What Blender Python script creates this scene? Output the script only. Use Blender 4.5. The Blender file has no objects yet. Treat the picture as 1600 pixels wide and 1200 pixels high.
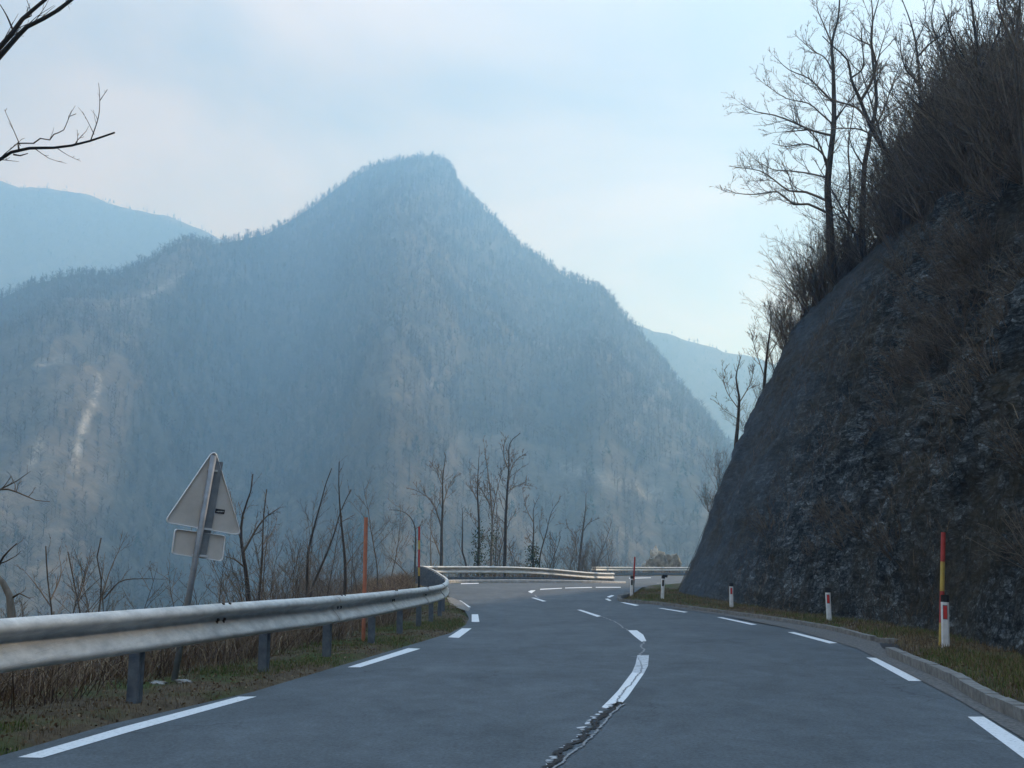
import bpy, bmesh, math, random
import numpy as np
from mathutils import Vector, Matrix
from mathutils.geometry import delaunay_2d_cdt

random.seed(7); np.random.seed(7)
R = math.radians
SC = bpy.context.scene

# ------------------------------------------------------------------ camera, sky, sun, exposure
FOC = 1600.0; CAMZ = 1.2; PITCH = math.atan(293/1600)
cam = bpy.data.cameras.new('camera'); camo = bpy.data.objects.new('camera', cam)
SC.collection.objects.link(camo); SC.camera = camo
cam.sensor_fit = 'HORIZONTAL'; cam.sensor_width = 36.0; cam.lens = 36.0*FOC/1600
cam.clip_start = 0.1; cam.clip_end = 20000
camo.location = (0, 0, CAMZ); camo.rotation_euler = (R(90)+PITCH, 0, 0)

SUN_EL, SUN_AZ = R(30), R(54)
SKY_LOW, SKY_HIGH = .34, 1.35
W = bpy.data.worlds.new('World'); SC.world = W; W.use_nodes = True
nt = W.node_tree; nt.nodes.clear()
def N(t, **k):
    n = nt.nodes.new(t)
    for a, b in k.items(): setattr(n, a, b)
    return n
L = lambda a, b: nt.links.new(a, b)
sky = N('ShaderNodeTexSky'); sky.sky_type = 'NISHITA'; sky.sun_disc = False
sky.sun_elevation = SUN_EL; sky.sun_rotation = SUN_AZ
sky.air_density = 1.0; sky.dust_density = 1.5
tc = N('ShaderNodeTexCoord'); sep = N('ShaderNodeSeparateXYZ'); L(tc.outputs['Generated'], sep.inputs[0])
mx = N('ShaderNodeMath', operation='MAXIMUM'); L(sep.outputs['Z'], mx.inputs[0]); mx.inputs[1].default_value = 0.0
ad = N('ShaderNodeMath', operation='ADD'); L(mx.outputs[0], ad.inputs[0]); ad.inputs[1].default_value = 0.22
dx = N('ShaderNodeMath', operation='DIVIDE'); L(sep.outputs['X'], dx.inputs[0]); L(ad.outputs[0], dx.inputs[1])
dy = N('ShaderNodeMath', operation='DIVIDE'); L(sep.outputs['Y'], dy.inputs[0]); L(ad.outputs[0], dy.inputs[1])
cb = N('ShaderNodeCombineXYZ'); L(dx.outputs[0], cb.inputs[0]); L(dy.outputs[0], cb.inputs[1])
n1 = N('ShaderNodeTexNoise'); n1.inputs['Scale'].default_value = 1.7; n1.inputs['Detail'].default_value = 6; n1.inputs['Roughness'].default_value = 0.5
n1.inputs['Distortion'].default_value = 0.4
L(cb.outputs[0], n1.inputs['Vector'])
rp = N('ShaderNodeValToRGB'); rp.color_ramp.elements[0].position = 0.40; rp.color_ramp.elements[1].position = 0.60
L(n1.outputs['Fac'], rp.inputs[0])
# the veil is whiter towards the horizon
CLOUD_A = (6.9, 6.7, 5.4, 1); CLOUD_B = (12.0, 10.6, 7.6, 1); OVERHEAD = (4.6, 7.2, 12.4, 1)
m1 = N('ShaderNodeMix', data_type='RGBA'); m1.inputs[6].default_value = CLOUD_A; m1.inputs[7].default_value = CLOUD_B
L(rp.outputs[0], m1.inputs[0])
mh = N('ShaderNodeMapRange'); mh.inputs[1].default_value = 0.42; mh.inputs[2].default_value = 0.8; L(sep.outputs['Z'], mh.inputs[0])
m3 = N('ShaderNodeMix', data_type='RGBA'); m3.inputs[7].default_value = OVERHEAD; L(m1.outputs[2], m3.inputs[6]); L(mh.outputs[0], m3.inputs[0])
m2 = N('ShaderNodeMix', data_type='RGBA'); m2.inputs[0].default_value = 0.94
L(sky.outputs[0], m2.inputs[6]); L(m3.outputs[2], m2.inputs[7])
# thin cloud, brighter overhead
mr = N('ShaderNodeMapRange'); mr.inputs[1].default_value = 0.45; mr.inputs[2].default_value = 0.9; mr.inputs[3].default_value = SKY_LOW; mr.inputs[4].default_value = SKY_HIGH
L(sep.outputs['Z'], mr.inputs[0])
vs = N('ShaderNodeVectorMath', operation='SCALE'); L(m2.outputs[2], vs.inputs[0]); L(mr.outputs[0], vs.inputs['Scale'])
bg = N('ShaderNodeBackground'); bg.inputs['Strength'].default_value = 0.12
L(vs.outputs[0], bg.inputs[0]); wo = N('ShaderNodeOutputWorld'); L(bg.outputs[0], wo.inputs[0])

sl = bpy.data.lights.new('sun', 'SUN'); sl.energy = 5.0; sl.angle = R(4); sl.color = (.76, 0.88, 1.0)
so = bpy.data.objects.new('sun', sl); SC.collection.objects.link(so)
sd = Vector((math.sin(SUN_AZ)*math.cos(SUN_EL), math.cos(SUN_AZ)*math.cos(SUN_EL), math.sin(SUN_EL)))
so.rotation_euler = sd.to_track_quat('Z', 'Y').to_euler()
SC.view_settings.view_transform = 'Standard'; SC.view_settings.look = 'None'
SC.view_settings.exposure = 0.35; SC.view_settings.gamma = 1.0
SC.render.engine = 'CYCLES'
SC.cycles.use_denoising = True
SC.cycles.max_bounces = 5; SC.cycles.diffuse_bounces = 3; SC.cycles.volume_bounces = 1

# ------------------------------------------------------------------ helpers
def tag(o, label, cat=None, group=None, kind=None):
    o['label'] = label
    if cat: o['category'] = cat
    if group: o['group'] = group
    if kind: o['kind'] = kind
    return o
def link(o, parent=None):
    SC.collection.objects.link(o)
    if parent: o.parent = parent
    return o
def empty(name, loc=(0, 0, 0)):
    o = bpy.data.objects.new(name, None); o.location = loc; o.empty_display_size = .3
    return link(o)
def mesh(name, V, F, mat, parent=None, smooth=False, off=None):
    """V list/array of points in WORLD coordinates; off (parent location) is subtracted"""
    V = np.asarray(V, dtype=np.float32).reshape(-1, 3)
    if off is not None: V = V - np.asarray(off, dtype=np.float32)
    me = bpy.data.meshes.new(name)
    if isinstance(F, np.ndarray):
        k = F.shape[1]; nf = F.shape[0]
        me.vertices.add(len(V)); me.vertices.foreach_set('co', V.ravel())
        me.loops.add(nf*k); me.loops.foreach_set('vertex_index', F.astype(np.int32).ravel())
        me.polygons.add(nf); me.polygons.foreach_set('loop_start', np.arange(0, nf*k, k, dtype=np.int32))
        me.polygons.foreach_set('loop_total', np.full(nf, k, dtype=np.int32))
        me.update(calc_edges=True)
    else:
        me.from_pydata([tuple(map(float, v)) for v in V], [], [tuple(f) for f in F]); me.update()
    if smooth: me.polygons.foreach_set('use_smooth', [True]*len(me.polygons))
    me.materials.append(mat)
    o = bpy.data.objects.new(name, me)
    return link(o, parent)
def ss(a, b, x):
    t = np.clip((np.asarray(x, dtype=float)-a)/(b-a), 0, 1); return t*t*(3-2*t)
def _hash(ix, iy, seed):
    h = (ix.astype(np.int64)*374761393 + iy.astype(np.int64)*668265263 + seed*1442695041) & 0xffffffff
    h = ((h ^ (h >> 13))*1274126177) & 0xffffffff
    return ((h ^ (h >> 16)) & 0xffff)/65535.0
def vnoise(x, y, seed=0):
    x = np.asarray(x, float); y = np.asarray(y, float)
    ix = np.floor(x); iy = np.floor(y); fx = x-ix; fy = y-iy
    fx = fx*fx*(3-2*fx); fy = fy*fy*(3-2*fy)
    a = _hash(ix, iy, seed); b = _hash(ix+1, iy, seed); c = _hash(ix, iy+1, seed); d = _hash(ix+1, iy+1, seed)
    return (a*(1-fx)+b*fx)*(1-fy)+(c*(1-fx)+d*fx)*fy
def fbm(x, y, seed=0, oct=5, gain=.5):
    s = 0; a = 1; t = 0
    for k in range(oct):
        s = s+a*vnoise(x*2**k+13.7*k, y*2**k-7.3*k, seed+k); t += a; a *= gain
    return s/t-.5
CP, SP = math.cos(PITCH), math.sin(PITCH)
def ray(px, py):
    u = px-800; v = 600-py
    return (u, FOC*CP-v*SP, FOC*SP+v*CP)
def P(px, py, d):
    r = ray(px, py); k = d/r[1]
    return Vector((r[0]*k, d, CAMZ+r[2]*k))
def rz(x, y):
    """height of the road surface"""
    return (.62*ss(24, 52, y)+.15*ss(60, 100, y)-.2*ss(-2, 6, x)*ss(52, 64, y)*(1-ss(64, 95, y)))
def G(px, py):
    r = ray(px, py); lo = .5; step = .25; y = lo
    f = lambda y: CAMZ+r[2]*y/r[1]-float(rz(r[0]*y/r[1], y))
    while f(y) > 0 and y < 300: y += step
    a, b = y-step, y
    for _ in range(30):
        m = (a+b)/2
        if f(m) > 0: a = m
        else: b = m
    return (r[0]*b/r[1], b)
def segdist(X, Y, poly, closed=False):
    X = np.asarray(X, float); Y = np.asarray(Y, float); best = np.full(X.shape, 1e18)
    n = len(poly)
    for i in range(n if closed else n-1):
        x0, y0 = poly[i]; x1, y1 = poly[(i+1) % n]
        ex, ey = x1-x0, y1-y0; l = ex*ex+ey*ey+1e-12
        t = np.clip(((X-x0)*ex+(Y-y0)*ey)/l, 0, 1)
        best = np.minimum(best, (X-x0-t*ex)**2+(Y-y0-t*ey)**2)
    return np.sqrt(best)
def inside(X, Y, poly):
    X = np.asarray(X, float); Y = np.asarray(Y, float); r = np.zeros(X.shape, bool); n = len(poly)
    for i in range(n):
        x0, y0 = poly[i]; x1, y1 = poly[(i+1) % n]
        c = ((y0 > Y) != (y1 > Y)) & (X < (x1-x0)*(Y-y0)/((y1-y0) if y1 != y0 else 1e-9)+x0)
        r ^= c
    return r
def sdist(X, Y, poly):
    d = segdist(X, Y, poly, True); return np.where(inside(X, Y, poly), -d, d)
def catmull(pts, step):
    P_ = [Vector(p) for p in pts]; P_ = [P_[0]*2-P_[1]]+P_+[P_[-1]*2-P_[-2]]; out = []
    for i in range(1, len(P_)-2):
        a, b, c, d = P_[i-1:i+3]; n = max(1, int((c-b).length/step))
        for k in range(n):
            t = k/n
            out.append(.5*((2*b)+(c-a)*t+(2*a-5*b+4*c-d)*t*t+(3*b-a-3*c+d)*t**3))
    out.append(P_[-2]); return out
def fill(name, poly, zf, mat, spacing=None, thick=0, parent=None, bounds=None):
    """triangulated sheet over a 2D outline, draped on zf"""
    pts = [Vector(p) for p in poly]; n = len(pts); extra = []
    if spacing:
        xs = [p[0] for p in poly]; ys = [p[1] for p in poly]
        gx, gy = np.meshgrid(np.arange(min(xs), max(xs), spacing), np.arange(min(ys), max(ys), spacing))
        sdv = sdist(gx, gy, poly); ok = sdv < -.35*spacing
        extra = [Vector((a, b)) for a, b in zip(gx[ok], gy[ok])]
    v, e, f, *_ = delaunay_2d_cdt(pts+extra, [], [list(range(n))], 1, 1e-5)
    V = [(p[0], p[1], float(zf(p[0], p[1]))) for p in v]
    o = mesh(name, V, [tuple(t) for t in f], mat, parent)
    return o
class MB:
    def __init__(s): s.v = []; s.f = []
    def add(s, v, f):
        b = len(s.v); s.v += [tuple(p) for p in v]; s.f += [tuple(i+b for i in q) for q in f]
    def box(s, c, size, M=None):
        x, y, z = [k/2 for k in size]
        v = [Vector((a*x, b*y, g*z)) for a in (-1, 1) for b in (-1, 1) for g in (-1, 1)]
        if M is not None: v = [M @ p for p in v]
        s.add([p+Vector(c) for p in v], [(0, 1, 3, 2), (4, 6, 7, 5), (0, 4, 5, 1), (2, 3, 7, 6), (0, 2, 6, 4), (1, 5, 7, 3)])
    def tube(s, pts, rads, n=6, cap=True):
        pts = [Vector(p) for p in pts]; rings = []; ref = None
        for i, p in enumerate(pts):
            t = (pts[min(i+1, len(pts)-1)]-pts[max(i-1, 0)]).normalized()
            if ref is None:
                ref = t.orthogonal().normalized()
            else:
                ref = (ref-t*ref.dot(t))
                ref = ref.normalized() if ref.length > 1e-6 else t.orthogonal().normalized()
            b = t.cross(ref); r = rads[i] if hasattr(rads, '__len__') else rads
            rings.append([p+(ref*math.cos(2*math.pi*k/n)+b*math.sin(2*math.pi*k/n))*r for k in range(n)])
        v = [q for g in rings for q in g]; f = []
        for i in range(len(rings)-1):
            for k in range(n):
                a = i*n+k; b2 = i*n+(k+1) % n; f.append((a, b2, b2+n, a+n))
        if cap: f.append(tuple(range(n))[::-1]); f.append(tuple((len(rings)-1)*n+k for k in range(n)))
        s.add(v, f)
    def build(s, name, mat, parent=None, off=None, smooth=False):
        return mesh(name, s.v, s.f, mat, parent, smooth, off)

# ------------------------------------------------------------------ materials
def mat(name, rough=.8, metal=0.0, spec=.3):
    m = bpy.data.materials.new(name); m.use_nodes = True
    t = m.node_tree; b = t.nodes['Principled BSDF']
    b.inputs['Roughness'].default_value = rough; b.inputs['Metallic'].default_value = metal
    b.inputs['Specular IOR Level'].default_value = spec
    return m, t, b
def noise_ramp(t, scale, stops, detail=6, rough=.6, coord='Object', stretch=None, dist=0):
    tc = t.nodes.new('ShaderNodeTexCoord'); src = tc.outputs[coord]
    if stretch:
        mp = t.nodes.new('ShaderNodeMapping'); mp.inputs['Scale'].default_value = stretch
        t.links.new(src, mp.inputs[0]); src = mp.outputs[0]
    n = t.nodes.new('ShaderNodeTexNoise'); n.inputs['Scale'].default_value = scale
    n.inputs['Detail'].default_value = detail; n.inputs['Roughness'].default_value = rough
    n.inputs['Distortion'].default_value = dist
    t.links.new(src, n.inputs['Vector'])
    r = t.nodes.new('ShaderNodeValToRGB'); el = r.color_ramp.elements
    while len(el) < len(stops): el.new(.5)
    for e, (p, c) in zip(el, stops):
        e.position = p; e.color = (*c, 1) if len(c) == 3 else c
    t.links.new(n.outputs['Fac'], r.inputs[0])
    return n, r
def mixc(t, fac, a, b, blend='MIX'):
    m = t.nodes.new('ShaderNodeMix'); m.data_type = 'RGBA'; m.blend_type = blend
    for s, k in ((fac, 0), (a, 6), (b, 7)):
        if isinstance(s, (int, float)): m.inputs[k].default_value = s
        elif isinstance(s, tuple): m.inputs[k].default_value = (*s, 1) if len(s) == 3 else s
        else: t.links.new(s, m.inputs[k])
    return m.outputs[2]
def bump(t, b, h, strength=.5, dist=.02, prev=None):
    n = t.nodes.new('ShaderNodeBump'); n.inputs['Strength'].default_value = strength; n.inputs['Distance'].default_value = dist
    t.links.new(h, n.inputs['Height'])
    if prev: t.links.new(prev, n.inputs['Normal'])
    t.links.new(n.outputs[0], b.inputs['Normal']); return n.outputs[0]
g3 = lambda v: (v, v, v)
BW = [(.35, g3(0)), (.65, g3(1))]

def m_asphalt():
    m, t, b = mat('asphalt', .85, spec=.25)
    _, big = noise_ramp(t, .35, [(.3, (.060, .073, .083)), (.7, (.092, .108, .120))], 6, .7)
    n2, fine = noise_ramp(t, 34, [(.3, g3(.45)), (.72, g3(1.65))], 6, .85)
    _, streak = noise_ramp(t, 1.2, [(.32, g3(.78)), (.70, g3(1.2))], 8, .7, stretch=(1.2, .6, 1), dist=.8)
    _, speck = noise_ramp(t, 16, [(.60, g3(1)), (.78, g3(1.35))], 4, .75)
    c = mixc(t, 1.0, big.outputs[0], fine.outputs[0], 'MULTIPLY'); c = mixc(t, 1.0, c, streak.outputs[0], 'MULTIPLY')
    c = mixc(t, 1.0, c, speck.outputs[0], 'MULTIPLY')
    _, mid = noise_ramp(t, 4.5, [(.32, g3(.80)), (.68, g3(1.2))], 10, .85, stretch=(1, .7, 1))
    c = mixc(t, 1.0, c, mid.outputs[0], 'MULTIPLY')
    # fine cracks
    tc = t.nodes.new('ShaderNodeTexCoord'); vo = t.nodes.new('ShaderNodeTexVoronoi'); vo.feature = 'DISTANCE_TO_EDGE'
    vo.inputs['Scale'].default_value = .42; nn = t.nodes.new('ShaderNodeTexNoise'); nn.inputs['Scale'].default_value = 1.3; nn.inputs['Detail'].default_value = 5
    t.links.new(tc.outputs['Object'], nn.inputs['Vector'])
    va = t.nodes.new('ShaderNodeVectorMath'); va.operation = 'MULTIPLY_ADD'; va.inputs[1].default_value = (1.6, 1.6, 0)
    t.links.new(nn.outputs['Color'], va.inputs[0]); t.links.new(tc.outputs['Object'], va.inputs[2]); t.links.new(va.outputs[0], vo.inputs['Vector'])
    cr = t.nodes.new('ShaderNodeValToRGB'); cr.color_ramp.elements[0].color = (.62, .62, .62, 1); cr.color_ramp.elements[1].position = .006; cr.color_ramp.elements[0].position = .002
    t.links.new(vo.outputs[0], cr.inputs[0])
    _, msk = noise_ramp(t, .3, [(.5, g3(0)), (.58, g3(1))], 2, .5)
    crm = mixc(t, msk.outputs[0], g3(1.), cr.outputs[0]); c = mixc(t, 1.0, c, crm, 'MULTIPLY')
    t.links.new(c, b.inputs['Base Color']); bump(t, b, n2.outputs['Fac'], .35, .006)
    return m
def m_simple(name, c0, c1, scale=8, rough=.7, metal=0., spec=.3, bstr=.2, bdist=.004, detail=6, stretch=None):
    m, t, b = mat(name, rough, metal, spec)
    n, r = noise_ramp(t, scale, [(.32, c0), (.68, c1)], detail, .65, stretch=stretch)
    t.links.new(r.outputs[0], b.inputs['Base Color']); bump(t, b, n.outputs['Fac'], bstr, bdist)
    return m
def m_paint_line():
    m, t, b = mat('line_paint', .7)
    n, r = noise_ramp(t, 28, [(.30, (.16, .17, .18)), (.42, (.62, .64, .65)), (.7, (.78, .79, .79))], 6, .75)
    t.links.new(r.outputs[0], b.inputs['Base Color']); bump(t, b, n.outputs['Fac'], .2, .003); return m
def m_paint_worn():
    m, t, b = mat('worn_line_paint', .75)
    n, r = noise_ramp(t, 9, [(.34, (.13, .14, .15)), (.5, (.48, .50, .52)), (.7, (.66, .68, .69))], 8, .8)
    t.links.new(r.outputs[0], b.inputs['Base Color']); bump(t, b, n.outputs['Fac'], .2, .003); return m
def m_ground():
    m, t, b = mat('soil_and_turf', .95, spec=.1)
    _, soil = noise_ramp(t, 3.0, [(.3, (.045, .034, .024)), (.5, (.095, .073, .048)), (.72, (.16, .13, .09))], 8, .75)
    _, turf = noise_ramp(t, 7.0, [(.3, (.028, .045, .014)), (.7, (.075, .10, .030))], 8, .7)
    _, msk = noise_ramp(t, .55, [(.47, g3(0)), (.60, g3(1))], 5, .65)
    n, _r = noise_ramp(t, 22, BW, 6, .7)
    c = mixc(t, msk.outputs[0], soil.outputs[0], turf.outputs[0])
    t.links.new(c, b.inputs['Base Color']); bump(t, b, n.outputs['Fac'], .8, .03); return m
def m_rock():
    m, t, b = mat('fractured_slate', 1.0, spec=.03)
    _, base = noise_ramp(t, .9, [(.3, (.09, .108, .118)), (.55, (.17, .195, .205)), (.75, (.22, .245, .25))], 10, .7, dist=.5)
    _, fine = noise_ramp(t, 9.0, [(.32, g3(.42)), (.60, g3(1.0)), (.78, g3(2.1))], 8, .8)
    _, bed = noise_ramp(t, 1.5, [(.35, g3(.62)), (.5, g3(1.)), (.66, g3(1.32))], 7, .7, stretch=(.5, .22, 2.4), dist=.6)
    base = type('o', (), {'outputs': [mixc(t, 1.0, base.outputs[0], bed.outputs[0], 'MULTIPLY')]})
    _, brown = noise_ramp(t, .28, [(.46, g3(0)), (.62, g3(1))], 7, .75)
    _, bcol = noise_ramp(t, 6.0, [(.35, (.035, .030, .020)), (.7, (.135, .112, .076))], 8, .8)
    c = mixc(t, 1.0, base.outputs[0], fine.outputs[0], 'MULTIPLY')
    tcv = t.nodes.new('ShaderNodeTexCoord'); mpv = t.nodes.new('ShaderNodeMapping'); mpv.inputs['Rotation'].default_value = (.5, .9, .3); mpv.inputs['Scale'].default_value = (1, 1.0, 2.6)
    wn = t.nodes.new('ShaderNodeTexNoise'); wn.inputs['Scale'].default_value = 2.5; wn.inputs['Detail'].default_value = 4
    t.links.new(tcv.outputs['Object'], wn.inputs['Vector'])
    wa = t.nodes.new('ShaderNodeVectorMath'); wa.operation = 'MULTIPLY_ADD'; wa.inputs[1].default_value = (.2, .2, .2)
    t.links.new(wn.outputs['Color'], wa.inputs[0]); t.links.new(tcv.outputs['Object'], wa.inputs[2]); t.links.new(wa.outputs[0], mpv.inputs[0])
    for sc_, lo, hi in ((2.2, .62, 1.40), (6.0, .62, 1.4), (15., .68, 1.35)):
        v1 = t.nodes.new('ShaderNodeTexVoronoi'); v1.inputs['Scale'].default_value = sc_; t.links.new(mpv.outputs[0], v1.inputs['Vector'])
        sx = t.nodes.new('ShaderNodeSeparateColor'); t.links.new(v1.outputs['Color'], sx.inputs[0])
        r1 = t.nodes.new('ShaderNodeValToRGB'); r1.color_ramp.elements[0].color = (lo, lo, lo, 1); r1.color_ramp.elements[1].color = (hi, hi, hi, 1); r1.color_ramp.elements[0].position = .25
        r1.color_ramp.interpolation = 'EASE'; t.links.new(sx.outputs[0], r1.inputs[0]); c = mixc(t, 1.0, c, r1.outputs[0], 'MULTIPLY')
        v2 = t.nodes.new('ShaderNodeTexVoronoi'); v2.feature = 'DISTANCE_TO_EDGE'; v2.inputs['Scale'].default_value = sc_; t.links.new(mpv.outputs[0], v2.inputs['Vector'])
        r2 = t.nodes.new('ShaderNodeValToRGB'); r2.color_ramp.elements[0].color = (.25, .25, .25, 1); r2.color_ramp.elements[1].position = .09; t.links.new(v2.outputs[0], r2.inputs[0])
        c = mixc(t, .6, c, r2.outputs[0], 'MULTIPLY')
    an = t.nodes.new('ShaderNodeAttribute'); an.attribute_name = 'netted'
    _, smc = noise_ramp(t, 2.2, [(.3, (.062, .082, .100)), (.7, (.135, .162, .188))], 10, .82, stretch=(1, .8, .45))
    c = mixc(t, an.outputs['Fac'], c, smc.outputs[0])
    at = t.nodes.new('ShaderNodeAttribute'); at.attribute_name = 'earth'
    mm = t.nodes.new('ShaderNodeMath'); mm.operation = 'ADD'; mm.use_clamp = True
    sc = t.nodes.new('ShaderNodeMath'); sc.operation = 'MULTIPLY'; sc.inputs[1].default_value = .7
    t.links.new(brown.outputs[0], sc.inputs[0]); t.links.new(sc.outputs[0], mm.inputs[0]); t.links.new(at.outputs['Fac'], mm.inputs[1])
    c = mixc(t, mm.outputs[0], c, bcol.outputs[0])
    t.links.new(c, b.inputs['Base Color'])
    n1, _ = noise_ramp(t, 1.6, BW, 10, .72, stretch=(1, 1, 1.8), dist=1.0)
    tc = t.nodes.new('ShaderNodeTexCoord'); mp = t.nodes.new('ShaderNodeMapping'); mp.inputs['Rotation'].default_value = (.3, .6, .2); mp.inputs['Scale'].default_value = (1, 1.3, 3.2)
    t.links.new(tc.outputs['Object'], mp.inputs[0])
    vo = t.nodes.new('ShaderNodeTexVoronoi'); vo.inputs['Scale'].default_value = 2.2
    t.links.new(mp.outputs[0], vo.inputs['Vector'])
    p = bump(t, b, n1.outputs['Fac'], 1.0, .35); p = bump(t, b, vo.outputs['Distance'], .55, .12, p)
    n3, _ = noise_ramp(t, 14, BW, 6, .8); bump(t, b, n3.outputs['Fac'], .8, .05, p)
    return m
def m_island(name, stops, rough=.85):
    m, t, b = mat(name, rough, spec=.15)
    g = t.nodes.new('ShaderNodeNewGeometry'); r = t.nodes.new('ShaderNodeValToRGB'); el = r.color_ramp.elements
    while len(el) < len(stops): el.new(.5)
    for e, (p, c) in zip(el, stops): e.position = p; e.color = (*c, 1)
    t.links.new(g.outputs['Random Per Island'], r.inputs[0]); t.links.new(r.outputs[0], b.inputs['Base Color']); return m
def m_tone(name, stops, extra=None):
    m, t, b = mat(name, .95, spec=.05)
    a = t.nodes.new('ShaderNodeAttribute'); a.attribute_name = 'tone'; r = t.nodes.new('ShaderNodeValToRGB'); el = r.color_ramp.elements
    while len(el) < len(stops): el.new(.5)
    for e, (p, c) in zip(el, stops): e.position = p; e.color = (*c, 1)
    t.links.new(a.outputs['Fac'], r.inputs[0]); t.links.new(r.outputs[0], b.inputs['Base Color']); return m
def m_hill():
    m, t, b = mat('wooded_slope', .95, spec=.05)
    _, a = noise_ramp(t, .006, [(.35, (.056, .050, .040)), (.65, (.115, .100, .078))], 9, .7)
    _, f = noise_ramp(t, .09, [(.3, g3(.55)), (.7, g3(1.5))], 6, .75)
    c = mixc(t, 1.0, a.outputs[0], f.outputs[0], 'MULTIPLY')
    at = t.nodes.new('ShaderNodeAttribute'); at.attribute_name = 'scar'
    _, s = noise_ramp(t, .11, [(.44, g3(.0)), (.54, g3(1))], 10, .85, stretch=(1, .5, .5))
    mm = t.nodes.new('ShaderNodeMath'); mm.operation = 'MULTIPLY'; t.links.new(at.outputs['Fac'], mm.inputs[0]); t.links.new(s.outputs[0], mm.inputs[1])
    c = mixc(t, mm.outputs[0], c, (.32, .315, .29))
    t.links.new(c, b.inputs['Base Color'])
    n, _ = noise_ramp(t, .12, BW, 5, .7); bump(t, b, n.outputs['Fac'], .8, 3.0)
    return m
MAT = dict(
    asphalt=m_asphalt(), line=m_paint_line(), worn=m_paint_worn(), ground=m_ground(), rock=m_rock(), hill=m_hill(),
    tar=m_simple('tar_crack', (.006, .006, .007), (.02, .02, .022), 30, .8),
    oldcrack=m_simple('old_crack', (.16, .17, .18), (.30, .31, .32), 40, .9),
    concrete=m_simple('concrete', (.11, .11, .105), (.25, .245, .23), 9, .9, bstr=.4),
    pale=m_simple('pale_gravel_concrete', (.30, .30, .29), (.50, .49, .47), 5, .9, bstr=.4),
    gutter=m_simple('gutter_grit', (.045, .046, .048), (.17, .165, .155), 26, .9, bstr=.6, bdist=.01, detail=8),
    galv=m_simple('galvanised_steel', (.36, .365, .355), (.62, .615, .58), 4, .62, .05, .4, bstr=.15, detail=8, stretch=(1, 1, 2.5)),
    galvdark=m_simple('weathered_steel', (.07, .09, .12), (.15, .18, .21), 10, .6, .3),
    bolt=m_simple('bolt_steel', (.05, .045, .04), (.12, .10, .09), 30, .6, .3),
    signback=m_simple('sign_back', (.48, .46, .43), (.60, .57, .53), 4, .55, .1, .4, bstr=.05),
    signrim=m_simple('sign_rim', (.62, .64, .66), (.78, .80, .82), 6, .4, .4, .5, bstr=.05),
    pole=m_simple('pole_steel', (.16, .18, .20), (.27, .29, .31), 8, .55, .4, bstr=.1),
    black=m_simple('black_plastic', (.010, .011, .013), (.025, .025, .028), 12, .6),
    white=m_simple('white_plastic', (.56, .57, .57), (.74, .75, .75), 9, .55, bstr=.08),
    red=m_simple('red_reflector', (.50, .03, .03), (.62, .05, .045), 20, .4, bstr=.05),
    polered=m_simple('red_pole_paint', (.30, .035, .03), (.44, .06, .05), 9, .55, bstr=.1),
    poleyel=m_simple('yellow_pole_paint', (.36, .25, .06), (.50, .36, .09), 9, .55, bstr=.1),
    orange=m_simple('faded_orange_paint', (.36, .12, .07), (.48, .19, .11), 7, .6, bstr=.1),
    bark=m_simple('bark', (.035, .030, .026), (.10, .09, .078), 14, .95, spec=.1, bstr=.8, bdist=.01, stretch=(1, 1, .25)),
    barkdark=m_simple('dark_bark', (.028, .025, .023), (.075, .066, .058), 14, .95, spec=.1, bstr=.8, bdist=.01, stretch=(1, 1, .25)),
    barkpale=m_simple('pale_bark', (.11, .10, .085), (.24, .22, .19), 10, .95, spec=.1, bstr=.8, bdist=.01, stretch=(1, 1, .3)),
    twig=m_island('twigs', [(0, (.06, .049, .041)), (.6, (.13, .108, .085)), (1, (.21, .178, .138))]),
    twigdark=m_island('dark_twigs', [(0, (.012, .011, .011)), (1, (.04, .034, .03))]),
    brush=m_island('dry_stalks', [(0, (.045, .028, .020)), (.45, (.11, .075, .052)), (.8, (.19, .14, .09)), (1, (.30, .24, .16))]),
    grass=m_island('grass_blades', [(0, (.04, .075, .014)), (.6, (.085, .13, .026)), (.8, (.16, .15, .05)), (1, (.26, .21, .11))]),
    deadgrass=m_island('dead_grass_blades', [(0, (.06, .042, .024)), (.6, (.15, .11, .06)), (1, (.27, .21, .12))]),
    leaf=m_island('fallen_leaves', [(0, (.05, .028, .015)), (.6, (.13, .08, .045)), (1, (.30, .23, .15))]),
    ivy=m_island('ivy_leaves', [(0, (.012, .022, .008)), (1, (.04, .065, .02))]),
    net=m_simple('net_wire', (.05, .055, .06), (.12, .13, .14), 3, .5, .5),
    stone=m_simple('pale_stone', (.18, .18, .17), (.36, .35, .33), 7, .9, bstr=.6, bdist=.03, detail=9),
    boulder=m_simple('limestone', (.13, .12, .09), (.50, .47, .40), 1.3, .95, bstr=.9, bdist=.15, detail=10),
    forest=m_tone('bare_forest', [(0, (.055, .046, .036)), (.4, (.085, .071, .054)), (.75, (.125, .106, .080)), (.92, (.17, .15, .12)), (.94, (.030, .042, .024)), (1, (.036, .052, .028))]),
)

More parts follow.
